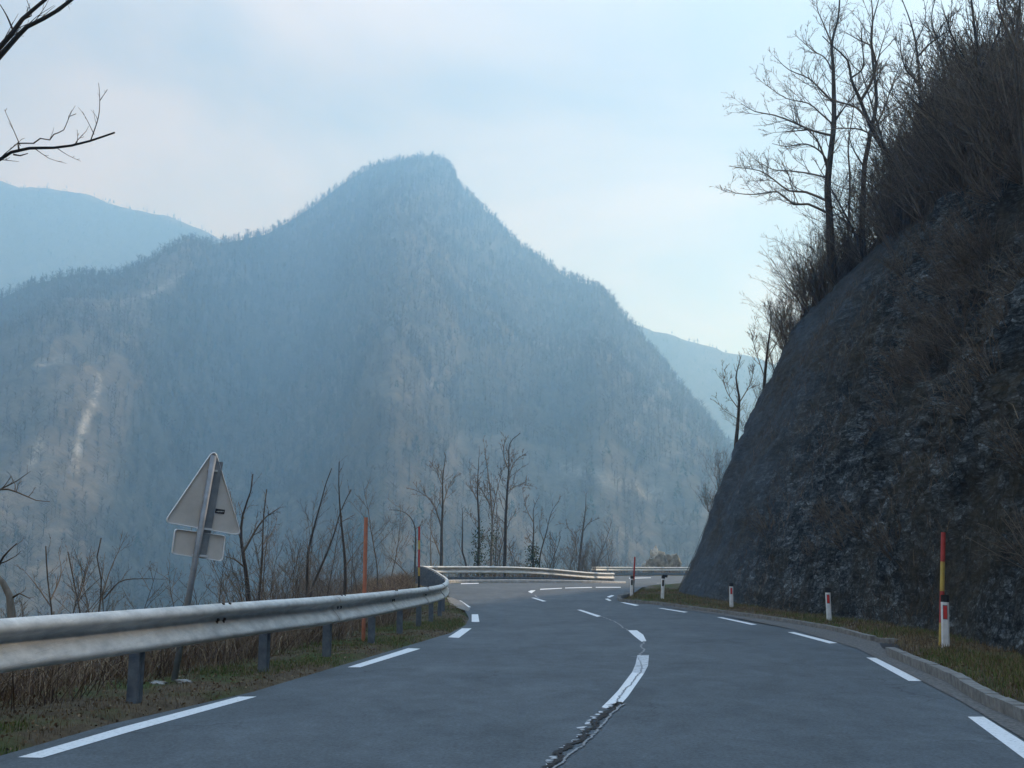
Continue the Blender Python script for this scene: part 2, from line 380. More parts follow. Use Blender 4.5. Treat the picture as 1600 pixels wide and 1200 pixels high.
# ------------------------------------------------------------------ outlines (metres, seen from above)
left_edge = [(-4.3, -14), (-3.7, 0), G(0, 1181), G(170, 1132), G(395, 1081), G(545, 1036), G(640, 1008), G(704, 989), G(727, 977),
             G(733, 966), G(726, 954), G(712, 943), G(700, 930), G(697, 919)]
far_edge = [(-3.4, 50.5), (-2.3, 53.0), (1.0, 54.6), (4.6, 57.5), (6.3, 61.5), (6.9, 66), (7.6, 80), (7.0, 92), (8.6, 98.5), (12, 102), (18, 105), (40, 108)]
right_edge = [(40, 92), (24, 85), (15.5, 73), (11.0, 60), (7.6, 50), (5.6, 45), G(985, 930), G(972, 934), G(977, 940), G(1037, 945.5), G(1100, 954),
              G(1200, 967.5), G(1296, 983), G(1378, 1004), G(1401, 1026), G(1500, 1066), G(1600, 1119), (3.9, 5), (3.7, 0), (4.6, -14)]
ROAD = left_edge+far_edge+right_edge
rail_xy = [(-4.9, -9), (-4.2, 0), (-3.78, 7), (-3.47, 9.1), (-3.03, 11.85), (-2.65, 14), (-2.33, 16.8), (-2.12, 19.8), (-1.98, 22), (-1.87, 25), (-1.85, 28),
           (-2.06, 32), (-2.62, 37), (-3.42, 43), (-4.35, 49.3), (-4.72, 52.6), (-4.0, 54.8), (-2.2, 56.2), (1.2, 58.4), (4.4, 61.6), (6.25, 64.2)]
rail2_xy = [(7.4, 98), (9.2, 101.5), (12.5, 104.5), (17.5, 108), (26, 111), (38, 113)]
PLATEAU = [(-6.2, -40), (-5.4, 0), (-5.0, 7), (-4.4, 11.5), (-3.7, 15), (-3.2, 20), (-2.9, 26), (-3.2, 33), (-4.4, 43), (-5.8, 50), (-5.8, 54), (-4, 57), (1, 60.5), (5, 65),
           (6.4, 69), (6.6, 82), (6.2, 95), (8, 101), (12, 107), (20, 112), (40, 116), (160, 120), (160, -40)]
cliff_base = [(8.0, -40), (7.5, -5), (6.6, 0), (5.9, 6), (6.1, 11.5), (6.9, 15), (7.85, 20), (7.9, 25), (7.15, 31), (6.35, 36), (6.05, 39), (6.7, 42), (8.8, 46.5), (12.2, 53), (17, 62), (24, 71), (36, 80), (70, 86)]
hp_u = [-1, 0, 1.7, 3.7, 5.7, 8.4, 11.7, 14, 25, 45, 90]; hp_z = [-1.6, -.1, 4.3, 8.0, 11.5, 14.1, 16.2, 18.2, 27, 38, 50]
def cliffz(X, Y):
    poly = cliff_base+[(160, 90), (160, -40)]
    d = -sdist(X, Y, poly)
    return np.interp(d, hp_u, hp_z), d
def ground_z(X, Y):
    X = np.asarray(X, float); Y = np.asarray(Y, float)
    e = sdist(X, Y, ROAD); q = sdist(X, Y, PLATEAU)
    z = rz(X, Y)
    right = (X > 3.3) & (Y < 46)
    vr = np.where(right, -.06+.15*ss(.08, .34, e), -.06+.085*ss(-.02, .22, e))
    z = z+np.where(e > -1, vr, -.06)
    z = z+ss(.3, 1.2, e)*fbm(X*1.2, Y*1.2, 3)*.12
    q = np.maximum(q, 0)
    drop = .16*np.minimum(q, 1.2)+np.where(q > 1.2, (q-1.2)*.58, 0)
    drop = 46*(1-np.exp(-drop/46))
    z = z-drop+np.minimum(q*.12, 3)*fbm(X*.12, Y*.12, 9)
    return z
def axis(a, b, step, lo, hi):
    c = list(np.arange(a, b+1e-6, step)); s = step; x = b
    while x < hi: s *= 1.16; x += s; c.append(x)
    s = step; x = a; pre = []
    while x > lo: s *= 1.16; x -= s; pre.append(x)
    return np.array(pre[::-1]+c)
def grid_faces(nx, ny):
    i = np.arange(ny-1)[:, None]*nx+np.arange(nx-1)[None, :]
    return np.stack([i, i+1, i+nx+1, i+nx], -1).reshape(-1, 4)
ax = axis(-8, 12, .2, -4600, 4600); ay = axis(3, 62, .22, -4200, 4700)
GX, GY = np.meshgrid(ax, ay); GZ = ground_z(GX, GY)
o = mesh('ground', np.stack([GX, GY, GZ], -1), grid_faces(len(ax), len(ay)), MAT['ground'], smooth=True)
tag(o, 'brown and green verge ground beside the road falling away into the valley', kind='structure')

# ------------------------------------------------------------------ road and its paint
o = fill('road', ROAD, lambda x, y: rz(x, y), MAT['asphalt'], 1.0)
tag(o, 'blue grey asphalt road bending left and then sharply right', kind='structure')
LIFT = [.004]
def patch(name, pts, m, lab, lift=.004, sp=None, px=True):
    poly = [G(*p) for p in pts] if px else pts
    o = fill(name, poly, lambda x, y: rz(x, y)+lift, m, sp)
    return tag(o, lab, kind='structure')
MK = [
 ('long white edge line dash beside the near left verge', 'line', [(28, 1184), (65, 1185), (200, 1145), (401, 1089), (373, 1089), (190, 1137)]),
 ('second white edge line dash beside the left verge', 'line', [(543, 1043), (563, 1043), (657, 1014), (638, 1013)]),
 ('short white edge line dash where the left verge narrows', 'line', [(700, 996), (717, 997), (737, 982), (722, 982)]),
 ('stubby white edge line dash at the tip of the left verge', 'line', [(737, 960), (747, 960), (749, 972), (737, 972)]),
 ('thin white edge line dash beside the concrete apron', 'line', [(717, 938.5), (720, 938.5), (736, 949), (731, 949)]),
 ('far white edge line dash near the folded barrier', 'line', [(720, 911.6), (748, 911.0), (748, 912.0), (720, 912.8)]),
 ('white centre line dash in the middle distance', 'line', [(901.5, 953), (908, 953), (940, 963), (933, 964)]),
 ('curved white centre line dash at the bend', 'line', [(981, 985), (995, 985), (1005, 992), (1010, 1002), (1002.5, 1003), (992, 995)]),
 ('small centre line dash turning back left of the bend', 'line', [(830, 934), (835, 934), (854, 939.5), (848, 940)]),
 ('tiny hooked centre line dash at the apex of the far bend', 'line', [(825, 924.5), (830, 922.4), (837, 922.4), (830.5, 927)]),
 ('far centre line dash after the apex', 'line', [(844, 920.2), (878, 918.7), (878, 919.7), (844, 921.6)]),
 ('far centre line dash before the barrier end', 'line', [(883, 918.4), (925, 917.4), (925, 918.5), (883, 919.4)]),
 ('far centre line dash opposite the barrier end', 'line', [(931, 917.3), (970, 917.2), (970, 918.3), (931, 918.3)]),
 ('nearest white edge line dash by the right kerb', 'line', [(1512, 1120.5), (1537, 1120.5), (1600, 1160), (1665, 1200), (1625, 1200), (1600, 1186)]),
 ('second white edge line dash by the right gutter', 'line', [(1353.7, 1027.7), (1369, 1028.4), (1441, 1064.5), (1420, 1064.5)]),
 ('third white edge line dash along the right side', 'line', [(1230.5, 988), (1241, 988), (1309, 1005), (1296, 1005.7)]),
 ('fourth white edge line dash along the right side', 'line', [(1120, 964.7), (1128, 964.7), (1183, 976), (1174, 976.6)]),
 ('fifth white edge line dash along the right side', 'line', [(1028, 950.4), (1034, 950.4), (1075, 956.4), (1069, 957.2)]),
 ('sixth white edge line dash near the verge tip', 'line', [(969, 941.3), (975, 941.3), (999, 945.8), (992.5, 946.8)]),
 ('tiny white dash at the inside of the far bend, nearer one', 'line', [(945, 936), (950, 935.4), (955.5, 938.3), (952, 939.2)]),
 ('tiny white dash at the inside of the far bend, farther one', 'line', [(948, 932.5), (956, 930), (960, 930.7), (952.5, 933.9)]),
 ('thin white edge line dash behind the verge tip', 'line', [(970, 928.6), (984, 927.2), (984, 928.2), (970, 929.8)]),
 ('distant white dash on the road beyond the cliff', 'line', [(983, 903.0), (1017, 902.4), (1017, 903.1), (983, 904.2)]),
 ('distant white dash at the cliff corner', 'line', [(1026, 911.2), (1038, 911.2), (1038, 912.2), (1026, 912.2)]),
 ('distant white dash past the barrier end', 'line', [(958, 897.9), (968, 898.3), (972, 899.1), (960, 898.7)]),
]
for lab, m, pts in MK: patch('road_marking', pts, MAT[m], lab)
patch('road_marking', [(996, 1024), (1014, 1024), (1012.5, 1040.6), (1006, 1053), (987.5, 1051), (993, 1038)], MAT['worn'], 'worn grey upper half of the nearest centre line dash')
patch('road_marking', [(987.5, 1051), (1006, 1053), (981, 1089), (972, 1099), (965.6, 1107), (958, 1104), (953, 1108), (940, 1105.6), (953, 1093), (965.6, 1079.7)], MAT['line'], 'bright lower half of the nearest centre line dash')

def ribbon(name, pts, w0, w1, m, lab, lift, jit=.3, step=.03, holes=0):
    P2 = catmull([G(*p) if len(p) == 2 else p for p in pts], step)
    rs = random.Random(len(lab)); V = []; F = []; n = len(P2); cur = 0; cnt = 0
    for i, p in enumerate(P2):
        t = (P2[min(i+1, n-1)]-P2[max(i-1, 0)]).normalized(); nr = Vector((-t.y, t.x)); w = (w0+(w1-w0)*i/n)/2
        cur = cur*.8+rs.uniform(-1, 1)*w*jit*1.4
        a = p+nr*(cur+w*rs.uniform(.4, 1.5)); b = p+nr*(cur-w*rs.uniform(.4, 1.5))
        for q in (a, b): V.append((q.x, q.y, float(rz(q.x, q.y))+lift))
    for i in range(n-1):
        if holes and rs.random() < holes: continue
        F.append((2*i, 2*i+1, 2*i+3, 2*i+2))
    o = mesh(name, V, F, m); return tag(o, lab, kind='structure')
CR = [(968, 1098), (950, 1112), (932, 1130), (912, 1152), (893, 1168), (875, 1185), (858, 1200), (820, 1235)]
ribbon('road_crack', CR, .07, .05, MAT['tar'], 'black open crack below the nearest centre line dash', .008, .5, .025)
ribbon('road_crack', [(x+9, y+3) for x, y in CR], .022, .016, MAT['oldcrack'], 'pale edge of the open crack', .009, .7, .03, .05)
ribbon('road_marking', [(x-11, y+2) for x, y in CR], .05, .04, MAT['worn'], 'flaking remains of centre line paint beside the crack', .006, .6, .035, .5)
ribbon('road_crack', [(997, 1028), (1003, 1045), (990, 1064), (972, 1085), (960, 1104)], .012, .016, MAT['oldcrack'], 'thin crack running through the nearest centre line dash', .008, .8, .03)
ribbon('road_crack', [(1006, 1002), (1002, 1010), (1005, 1017), (1003, 1025)], .028, .03, MAT['oldcrack'], 'pale crack between two centre line dashes', .007, .8, .05)
ribbon('road_crack', [(938, 963), (952, 968), (966, 975), (982, 986)], .03, .035, MAT['oldcrack'], 'pale crack leading up to the middle distance dash', .007, .8, .1)
ribbon('road_crack', [(836, 930), (845, 935), (868, 936)], .05, .05, MAT['oldcrack'], 'faint crack in the far bend', .007, .6, .2)
ribbon('road_crack', [(986, 1026.5), (997, 1026.5)], .03, .03, MAT['oldcrack'], 'short crosswise crack by the centre line', .007, .5, .05)

# gutter of grit between edge line and kerb, pale strips and apron
gut = [(1030, 946.5), (1100, 955.5), (1200, 969), (1296, 985), (1376, 1005.5), (1400, 1027), (1500, 1067), (1600, 1120), (1680, 1160), (1610, 1162), (1500, 1096), (1400, 1044), (1340, 1014), (1240, 984), (1130, 962), (1040, 949)]
patch('gutter', gut, MAT['gutter'], 'strip of grey grit and worn asphalt along the right kerb', .0085, .5)
patch('apron', [(698, 934), (706, 934), (722, 941), (735, 952), (731, 956), (716, 951), (703, 946)], MAT['concrete'], 'pale concrete apron at the tip of the left verge', .012)
# kerb: stones swept along the right edge
def kerb(pts, lab, h=.11, w=.13, m='concrete', name='kerb'):
    K = catmull(pts, .25); me = MB(); n = len(K); acc = 0
    for i in range(n-1):
        a, b = K[i], K[i+1]; t = (b-a).normalized(); nr = Vector((t.y, -t.x)); mid = (a+b)/2
        ln = (b-a).length; jz = random.uniform(-.006, .006); jx = random.uniform(-.006, .006)
        z = float(rz(mid.x, mid.y)); c0, c1 = a+t*.003, b-t*.003
        prof = [(0, -.08), (0+jx, h-.03+jz), (.025+jx, h+jz), (w, h+jz), (w, -.08)]
        v = [(c.x+nr.x*o_, c.y+nr.y*o_, z+zz) for c in (c0, c1) for o_, zz in prof]
        f = [(k, k+1, k+6, k+5) for k in range(4)]+[(0, 5, 9, 4), (0, 1, 2, 3, 4)[::-1], (5, 6, 7, 8, 9)]
        me.add(v, f)
    o = me.build(name, MAT[m]); return tag(o, lab, kind='structure')
kerb([(7.25, 66.5), (7.0, 64.4), (6.3, 61.6), (4.6, 57.6), (1.0, 54.7), (-2.3, 53.1), (-3.3, 51.0)], 'pale raised concrete strip at the foot of the far barrier', .17, .75, 'pale', 'concrete_strip')
kerb([G(1401, 1024), G(1450, 1045), G(1500, 1066), G(1600, 1119), (3.9, 5), (3.7, 0)][::1], 'weathered concrete kerb at the lower right', .115, .15)
# far kerb: from the verge tip to the drain inlet, then turning inwards
kerb([G(985, 930), G(972, 934), G(977, 940), G(1037, 945.5), G(1100, 954), G(1200, 967.5), G(1296, 983), G(1372, 1002)], 'low concrete kerb around the right verge up to the drain opening', .09, .13)
a = Vector(G(1372, 1003)); b = Vector(G(1466, 1008))
kerb([tuple(a), tuple(a.lerp(b, .5)), tuple(b)], 'short concrete kerb arm behind the drain opening', .07, .12)
patch('drain_opening', [(1374, 1006), (1440, 1008), (1450, 1014), (1403, 1020), (1397, 1024), (1378, 1013)], MAT['tar'], 'dark drain opening in the right gutter', .012)

# ------------------------------------------------------------------ cliff
by = [p[1] for p in cliff_base]; bx_ = [p[0] for p in cliff_base]
ys = np.concatenate([np.arange(-40, 4, 1.0), np.arange(4, 46, .14), np.arange(46, 84, .6)])
us = np.concatenate([np.arange(-.6, 10, .09), np.arange(10, 20, .25), np.arange(20, 90, 2.0)])
UU, YY = np.meshgrid(us, ys); XX = np.interp(YY, by, bx_)+UU
ZZ, DD = cliffz(XX, YY)
ZZ = ZZ+rz(XX, YY)*.7
gy_, gx_ = np.gradient(ZZ); 
# surface tangents -> normals
Pm = np.stack([XX, YY, ZZ], -1); du = np.gradient(Pm, axis=1); dv = np.gradient(Pm, axis=0)
Nn = np.cross(du, dv); Nn /= np.linalg.norm(Nn, axis=-1, keepdims=True)+1e-9
Nn *= np.sign(Nn[..., 2:3])
rough = .35+.65*ss(36, 24, YY)      # netted end is smoother
along = YY*.9+ZZ*.25; up = ZZ*.9-YY*.1
dsp = fbm(along*.22, up*.16, 21, 4)*(1.3+.9*rough) + rough*(np.abs(fbm(along*.8, up*.6, 31, 5, .6))*-1.1+.2) + rough*fbm(along*2.2, up*2.8, 41, 4, .62)*.60 - np.abs(fbm(along*3.5+up, up*4.2, 43, 3))*.5*rough + fbm(along*6, up*8, 47, 2)*.14*rough
rib = np.sin(along*2.1+up*.5+5*fbm(along*.15, up*.15, 5))*.09+fbm(along*1.3, up*.5, 15, 3)*.35
dsp = (dsp+rib*(1-rough))*ss(-.2, 1.6, DD)
Pd = Pm+Nn*dsp[..., None]
cliff = mesh('cliff', Pd, grid_faces(len(us), len(ys)), MAT['rock'], smooth=True)
tag(cliff, 'dark steep slate cliff rising from the right verge', kind='structure')
earth = np.clip(ss(12.5, 16.5, ZZ+3*fbm(XX*.3, YY*.3, 77))+.75*ss(.04, .22, fbm(along*.3, up*.25, 55))*ss(30, 20, YY), 0, 1)
at = cliff.data.attributes.new('earth', 'FLOAT', 'POINT'); at.data.foreach_set('value', earth.ravel().astype(np.float32))
at = cliff.data.attributes.new('netted', 'FLOAT', 'POINT'); at.data.foreach_set('value', (.75*ss(29, 36, YY+2*fbm(XX*.4, ZZ*.3, 12))).ravel().astype(np.float32))
from mathutils.bvhtree import BVHTree
CB = BVHTree.FromPolygons([tuple(v) for v in Pd.reshape(-1, 3)], [tuple(f) for f in grid_faces(len(us), len(ys))])
def surf(px, py, dflt=38):
    r = Vector(ray(px, py)).normalized(); h = CB.ray_cast(Vector((0, 0, CAMZ)), r)
    return h[0]
def topz(x, y):
    h = CB.ray_cast(Vector((x, y, 200)), Vector((0, 0, -1)))
    return h[0].z if h[0] else float(ground_z(x, y))

# rockfall net: real wire diamonds a hand's width off the rock
def net():
    iy = np.where((ys >= 25) & (ys <= 43.5))[0]; iu = np.where((us >= .1) & (us < 8.5))[0]
    me_v = []; me_f = []
    sub = (Pd+Nn*.08)[iy[0]:iy[-1]+1, iu[0]:iu[-1]+1]
    sy, su = 2, 3
    A = sub[::sy, ::su]; ny, nu = A.shape[:2]
    def strands(pairs):
        p0 = np.array([A[i, j] for (i, j), _ in pairs]); p1 = np.array([A[i, j] for _, (i, j) in pairs])
        t = p1-p0; w = np.cross(t, np.array([1., -.3, .5])); w /= np.linalg.norm(w, axis=1, keepdims=True); w2 = np.cross(t, w); w2 /= np.linalg.norm(w2, axis=1, keepdims=True)
        r = .0035
        tri = [w*r, -w*r*.5+w2*r*.87, -w*r*.5-w2*r*.87]
        V = np.stack([p0+k for k in tri]+[p1+k for k in tri], 1).reshape(-1, 3); n = len(p0); b = np.arange(n)*6
        F = np.concatenate([np.stack([b+k, b+(k+1) % 3, b+3+(k+1) % 3, b+3+k], 1) for k in range(3)])
        return V, F
    prs = []
    for i in range(ny-1):
        for j in range(nu-1):
            prs.append(((i, j), (i+1, j+1)) if (i+j) % 2 else ((i+1, j), (i, j+1)))
    V, F = strands(prs)
    o = mesh('rockfall_net', V, F, MAT['net']); tag(o, 'wire rockfall net draped over the far end of the cliff', 'net')
net()

# ------------------------------------------------------------------ hills
def hill_grid(sil, D, d0, z0, pexp, cols, nd, amp, seed, back=.75):
    """sil: pixel skyline; D, pexp: functions of pixel x; returns points (cols x nd)"""
    sx = np.array([ray(*p)[0]/ray(*p)[1] for p in sil]); tz = np.array([ray(*p)[2]/ray(*p)[1] for p in sil]); pxs = np.array([p[0] for p in sil])
    S = np.linspace(sx[0], sx[-1], cols); T = np.interp(S, sx, tz); PXc = np.interp(S, sx, pxs)
    Dc = D(PXc); pe = pexp(PXc)
    t = np.concatenate([np.linspace(0, 1, nd), 1+np.linspace(.02, .6, 14)])
    dd = d0+np.outer(Dc-d0, t)                       # cols x nt
    zr = T*Dc+CAMZ
    tt = np.minimum(t, 1)[None, :]
    z = z0+(zr-z0)[:, None]*tt**pe[:, None]
    z = z-np.maximum(t-1, 0)[None, :]*(Dc-d0)[:, None]*back
    x = S[:, None]*dd
    env = np.sin(np.clip(tt, 0, 1)*math.pi)**.6*(t < 1)[None, :]
    ridge = 1-np.abs(fbm(x/210.+z*.0006, dd/420., seed, 5)*2)*2.2
    z = z+amp*env*(ridge-.6)*.8+amp*.5*env*fbm(x/60., dd/90., seed+9, 4)
    z = z+fbm(x/22., dd/22., seed+3, 2)*5*(D(PXc)[:, None]/1300)
    return np.stack([x, dd, z], -1), S, PXc
def crom(xs, ys):
    """smooth interpolation through control values"""
    return lambda x: sum(np.interp(x+k*14, xs, ys)*w for k, w in zip(range(-4, 5), (.04, .08, .12, .16, .2, .16, .12, .08, .04)))
main_sil = [(-900, 640), (-500, 560), (-250, 520), (-100, 495), (0, 468), (40, 449), (90, 434), (130, 429), (180, 431), (225, 410), (262, 389), (295, 372), (325, 382), (345, 381), (375, 374), (415, 366), (450, 346), (490, 321), (530, 291), (560, 271), (590, 259), (625, 251), (665, 246), (692, 251), (708, 266), (716, 290), (735, 310), (760, 331),
            (790, 362), (812, 385), (840, 402), (872, 426), (905, 440), (930, 446), (952, 466), (975, 495), (1000, 520), (1030, 560), (1060, 600), (1095, 640), (1125, 680), (1160, 720), (1250, 790), (1400, 850), (1700, 880)]
main_D = crom([-900, 0, 250, 330, 420, 665, 800, 950, 1150, 1700], [800, 800, 790, 880, 1050, 1130, 1080, 950, 800, 750])
main_p = crom([-900, 0, 150, 235, 285, 330, 430, 520, 590, 640, 720, 800, 870, 940, 1010, 1080, 1700], [.9, .88, 1.0, 1.3, 2.0, 2.1, 1.85, 1.45, .92, 1.0, 1.3, 1.15, 1.35, 1.0, 1.3, 1.0, 1.0])
HM, HS, HPX = hill_grid(main_sil, main_D, 300, -48, main_p, 420, 150, 38, 5)
hillsF = grid_faces(HM.shape[1], HM.shape[0])
o = mesh('mountain', HM, hillsF, MAT['hill'], smooth=True); tag(o, 'wooded mountain with one rounded peak ahead of the road', kind='structure')
# bare rock scars on the left shoulder and a clearing on the right
pix = np.zeros(HM.shape[:2]); rel = HM-np.array([0, 0, CAMZ])
fx = rel[..., 0]; fy = rel[..., 1]*CP+rel[..., 2]*SP; fz = -rel[..., 1]*SP+rel[..., 2]*CP
PXm = 800+FOC*fx/fy; PYm = 600-FOC*fz/fy
def blob(line, w):
    return np.clip(1-segdist(PXm, PYm, line)/w, 0, 1)
scar = np.maximum.reduce([blob([(155, 592), (146, 630)], 9)*1.2, blob([(138, 645), (124, 690), (116, 735)], 9)*1.2, blob([(66, 690), (50, 722)], 9), blob([(285, 428), (240, 458), (160, 482)], 9)*.6,
                          blob([(100, 560), (60, 570)], 10)*.5, blob([(880, 730), (960, 752), (1030, 775)], 16)*.5, blob([(1010, 640), (1040, 620)], 12)*.4, blob([(660, 600), (700, 604)], 6)*.4])
at = o.data.attributes.new('scar', 'FLOAT', 'POINT'); at.data.foreach_set('value', np.clip(scar, 0, 1).ravel().astype(np.float32))

lf_sil = [(-1100, 330), (-600, 250), (-300, 262), (-100, 272), (0, 283), (30, 293), (60, 295), (110, 299), (145, 306), (175, 318), (215, 330), (260, 338), (300, 352), (350, 376), (420, 410), (600, 520), (800, 640)]
HL, _, _ = hill_grid(lf_sil, crom([-1100, 800], [1650, 1600]), 1150, -20, crom([-1100, 800], [1.2, 1.2]), 200, 60, 60, 71)
o = mesh('mountain', HL, grid_faces(HL.shape[1], HL.shape[0]), MAT['hill'], smooth=True); tag(o, 'hazy blue ridge far behind on the left', kind='structure')
rt_sil = [(700, 560), (850, 520), (985, 506), (1020, 517), (1060, 527), (1100, 540), (1130, 549), (1170, 556), (1250, 580), (1400, 600), (1800, 560), (2400, 500)]
HR, _, _ = hill_grid(rt_sil, crom([700, 2400], [1500, 1600]), 1100, -20, crom([700, 2400], [1.2, 1.2]), 160, 60, 45, 91)
o = mesh('mountain', HR, grid_faces(HR.shape[1], HR.shape[0]), MAT['hill'], smooth=True); tag(o, 'hazy blue ridge far behind on the right', kind='structure')

def scatter(Hg, n, dmax=1e9, dmin=0, near_bias=0, tmax=None, mask=None):
    A = Hg[:-1, :-1]; B = Hg[1:, :-1]; C = Hg[:-1, 1:]
    area = np.linalg.norm(np.cross(B-A, C-A), axis=-1)
    area = area*((A[..., 1] < dmax) & (A[..., 1] > dmin))
    if near_bias: area = area/(A[..., 1]**near_bias)
    if tmax: area[:, tmax:] = 0
    if mask is not None: area = area*mask[:-1, :-1]
    pr = (area/area.sum()).ravel(); idx = np.random.choice(len(pr), n, p=pr)
    i, j = np.divmod(idx, area.shape[1]); u = np.random.rand(n, 1); v = np.random.rand(n, 1)
    D_ = Hg[i+1, j+1]
    return (A[i, j]*(1-u)*(1-v)+B[i, j]*u*(1-v)+C[i, j]*(1-u)*v+D_*u*v)
def forest(name, pts, K, Hm, wid, lab, conifer=.02, spread=.45):
    n = len(pts); H = Hm*np.random.uniform(.6, 1.25, n); tone = np.random.beta(2, 2.2, n)*.88
    tone = np.clip(tone+fbm(pts[:, 0]/90, pts[:, 1]/90, 17)*.5, 0, .9)
    con = np.random.rand(n) < conifer*(1+3*(fbm(pts[:, 0]/120, pts[:, 1]/120, 8) > .08)); tone[con] = np.random.uniform(.95, 1, con.sum())
    h0 = np.random.rand(n, K)**.8*.7+.12; h0[:, 0] = 0
    th = np.random.rand(n, K)*2*math.pi
    ln = (np.random.uniform(.18, .42, (n, K)))*(1.15-h0*.5)
    out = spread*ln*2.5; upv = ln*.70
    c2 = con[:, None]; out = np.where(c2, (1-h0)*.26, out); upv = np.where(c2, .02, upv); upv[:, 0] = 1.0; out[:, 0] = .03
    bx = np.zeros((n, K, 3)); bx[..., 2] = h0; tip = bx.copy()
    tip[..., 0] += np.cos(th)*out; tip[..., 1] += np.sin(th)*out; tip[..., 2] += upv
    w = wid*np.random.uniform(.6, 1.3, (n, K)); w = np.where(c2, .075, w); w[:, 0] = wid*1.3
    ph = np.random.rand(n, K)*math.pi
    wv = np.stack([np.cos(ph)*w, np.sin(ph)*w*.6, np.where(c2, .05, 0)*np.ones_like(w)], -1)
    mid = (bx*.45+tip*.55)
    V = np.stack([bx-wv*.5, bx+wv*.5, tip], 2)          # n,K,3,3
    V[:, :, 0][con] = (mid-wv*1.3)[con]; V[:, :, 1][con] = (mid+wv*1.3)[con]
    V = V*H[:, None, None, None]+pts[:, None, None, :]-np.array([0, 0, .4])
    V = V.reshape(-1, 3); F = np.arange(len(V)).reshape(-1, 3)
    o = mesh(name, V, F, MAT['forest']); tag(o, lab, 'forest', kind='stuff')
    at = o.data.attributes.new('tone', 'FLOAT', 'POINT'); at.data.foreach_set('value', np.repeat(tone, K*3).astype(np.float32))
    return o
scarm = 1-np.clip(scar*1.6, 0, 1)
forest('forest', scatter(HM, 26000, dmin=600, tmax=152, mask=scarm), 22, 10, .045, 'bare winter forest covering the middle mountain')
forest('forest', scatter(HM, 6500, dmax=620, near_bias=1.0, tmax=150, mask=scarm), 60, 11, .020, 'hazy leafless trees on the lowest mountain slope', .02)
def ridge_pts(Hg, n, jt):
    k = np.random.rand(n)*(Hg.shape[0]-1); i = k.astype(int); f = (k-i)[:, None]; t = (Hg.shape[1]-15)-np.random.randint(0, jt, n)
    return Hg[i, t]*(1-f)+Hg[np.minimum(i+1, Hg.shape[0]-1), t]*f
forest('forest', ridge_pts(HM, 3200, 4), 26, 5.5, .06, 'fringe of bare trees along the mountain skyline', .08)
forest('forest', scatter(HL, 9000, dmin=1300, tmax=62), 12, 11, .08, 'dark trees on the far left ridge', .5)
forest('forest', scatter(HR, 4000, dmin=1200, tmax=62), 12, 10, .08, 'dark trees on the far right ridge', .5)

# ------------------------------------------------------------------ crash barriers
def dz_prof(h, bh=.42):
    pr = [(.012, .975), (.03, 1.0), (.06, .985), (.095, .93), (.115, .86), (.118, .79), (.105, .73), (.045, .67), (.008, .63), (.0, .58), (.006, .53), (.038, .42), (.078, .31), (.108, .20), (.118, .13), (.105, .07), (.06, .015), (.03, 0.0), (.012, .02)]
    return [(a, h-bh+b*bh) for a, b in pr]
def resample(pts, step):
    K = catmull(pts, .05); out = [K[0]]; acc = 0
    for a, b in zip(K, K[1:]):
        acc += (b-a).length
        if acc >= step: out.append(b); acc = 0
    if (out[-1]-K[-1]).length > step*.3: out.append(K[-1])
    return out
def beam_sec(path, hf, name, root, m, side, bh=.385, proud=0., low=False):
    V = []; F = []; n = len(path); prof0 = dz_prof(0, bh); k = len(prof0)
    for s_ in (0, 1):
        for i, p in enumerate(path):
            t = (path[min(i+1, n-1)]-path[max(i-1, 0)]).normalized(); nr = Vector((t.y, -t.x))*side
            gz = float(rz(p.x, p.y))
            for a, b in prof0:
                a_ = a+proud-(.006 if s_ else 0)
                V.append((p.x+nr.x*a_, p.y+nr.y*a_, gz+hf(p)+b))
    for s_ in (0, 1):
        for i in range(n-1):
            for j in range(k-1):
                q = s_*n*k+i*k+j; f = (q, q+1, q+k+1, q+k); F.append(f if s_ else f[::-1])
    for i in (0, n-1):
        for j in range(k-1):
            q = i*k+j; F.append((q, q+1, n*k+q+1, n*k+q))
    for j in (0, k-1):
        for i in range(n-1):
            q = i*k+j; F.append((q, q+k, n*k+q+k, n*k+q))
    return mesh(name, V, F, m, root, True)
bolt_me = [None]
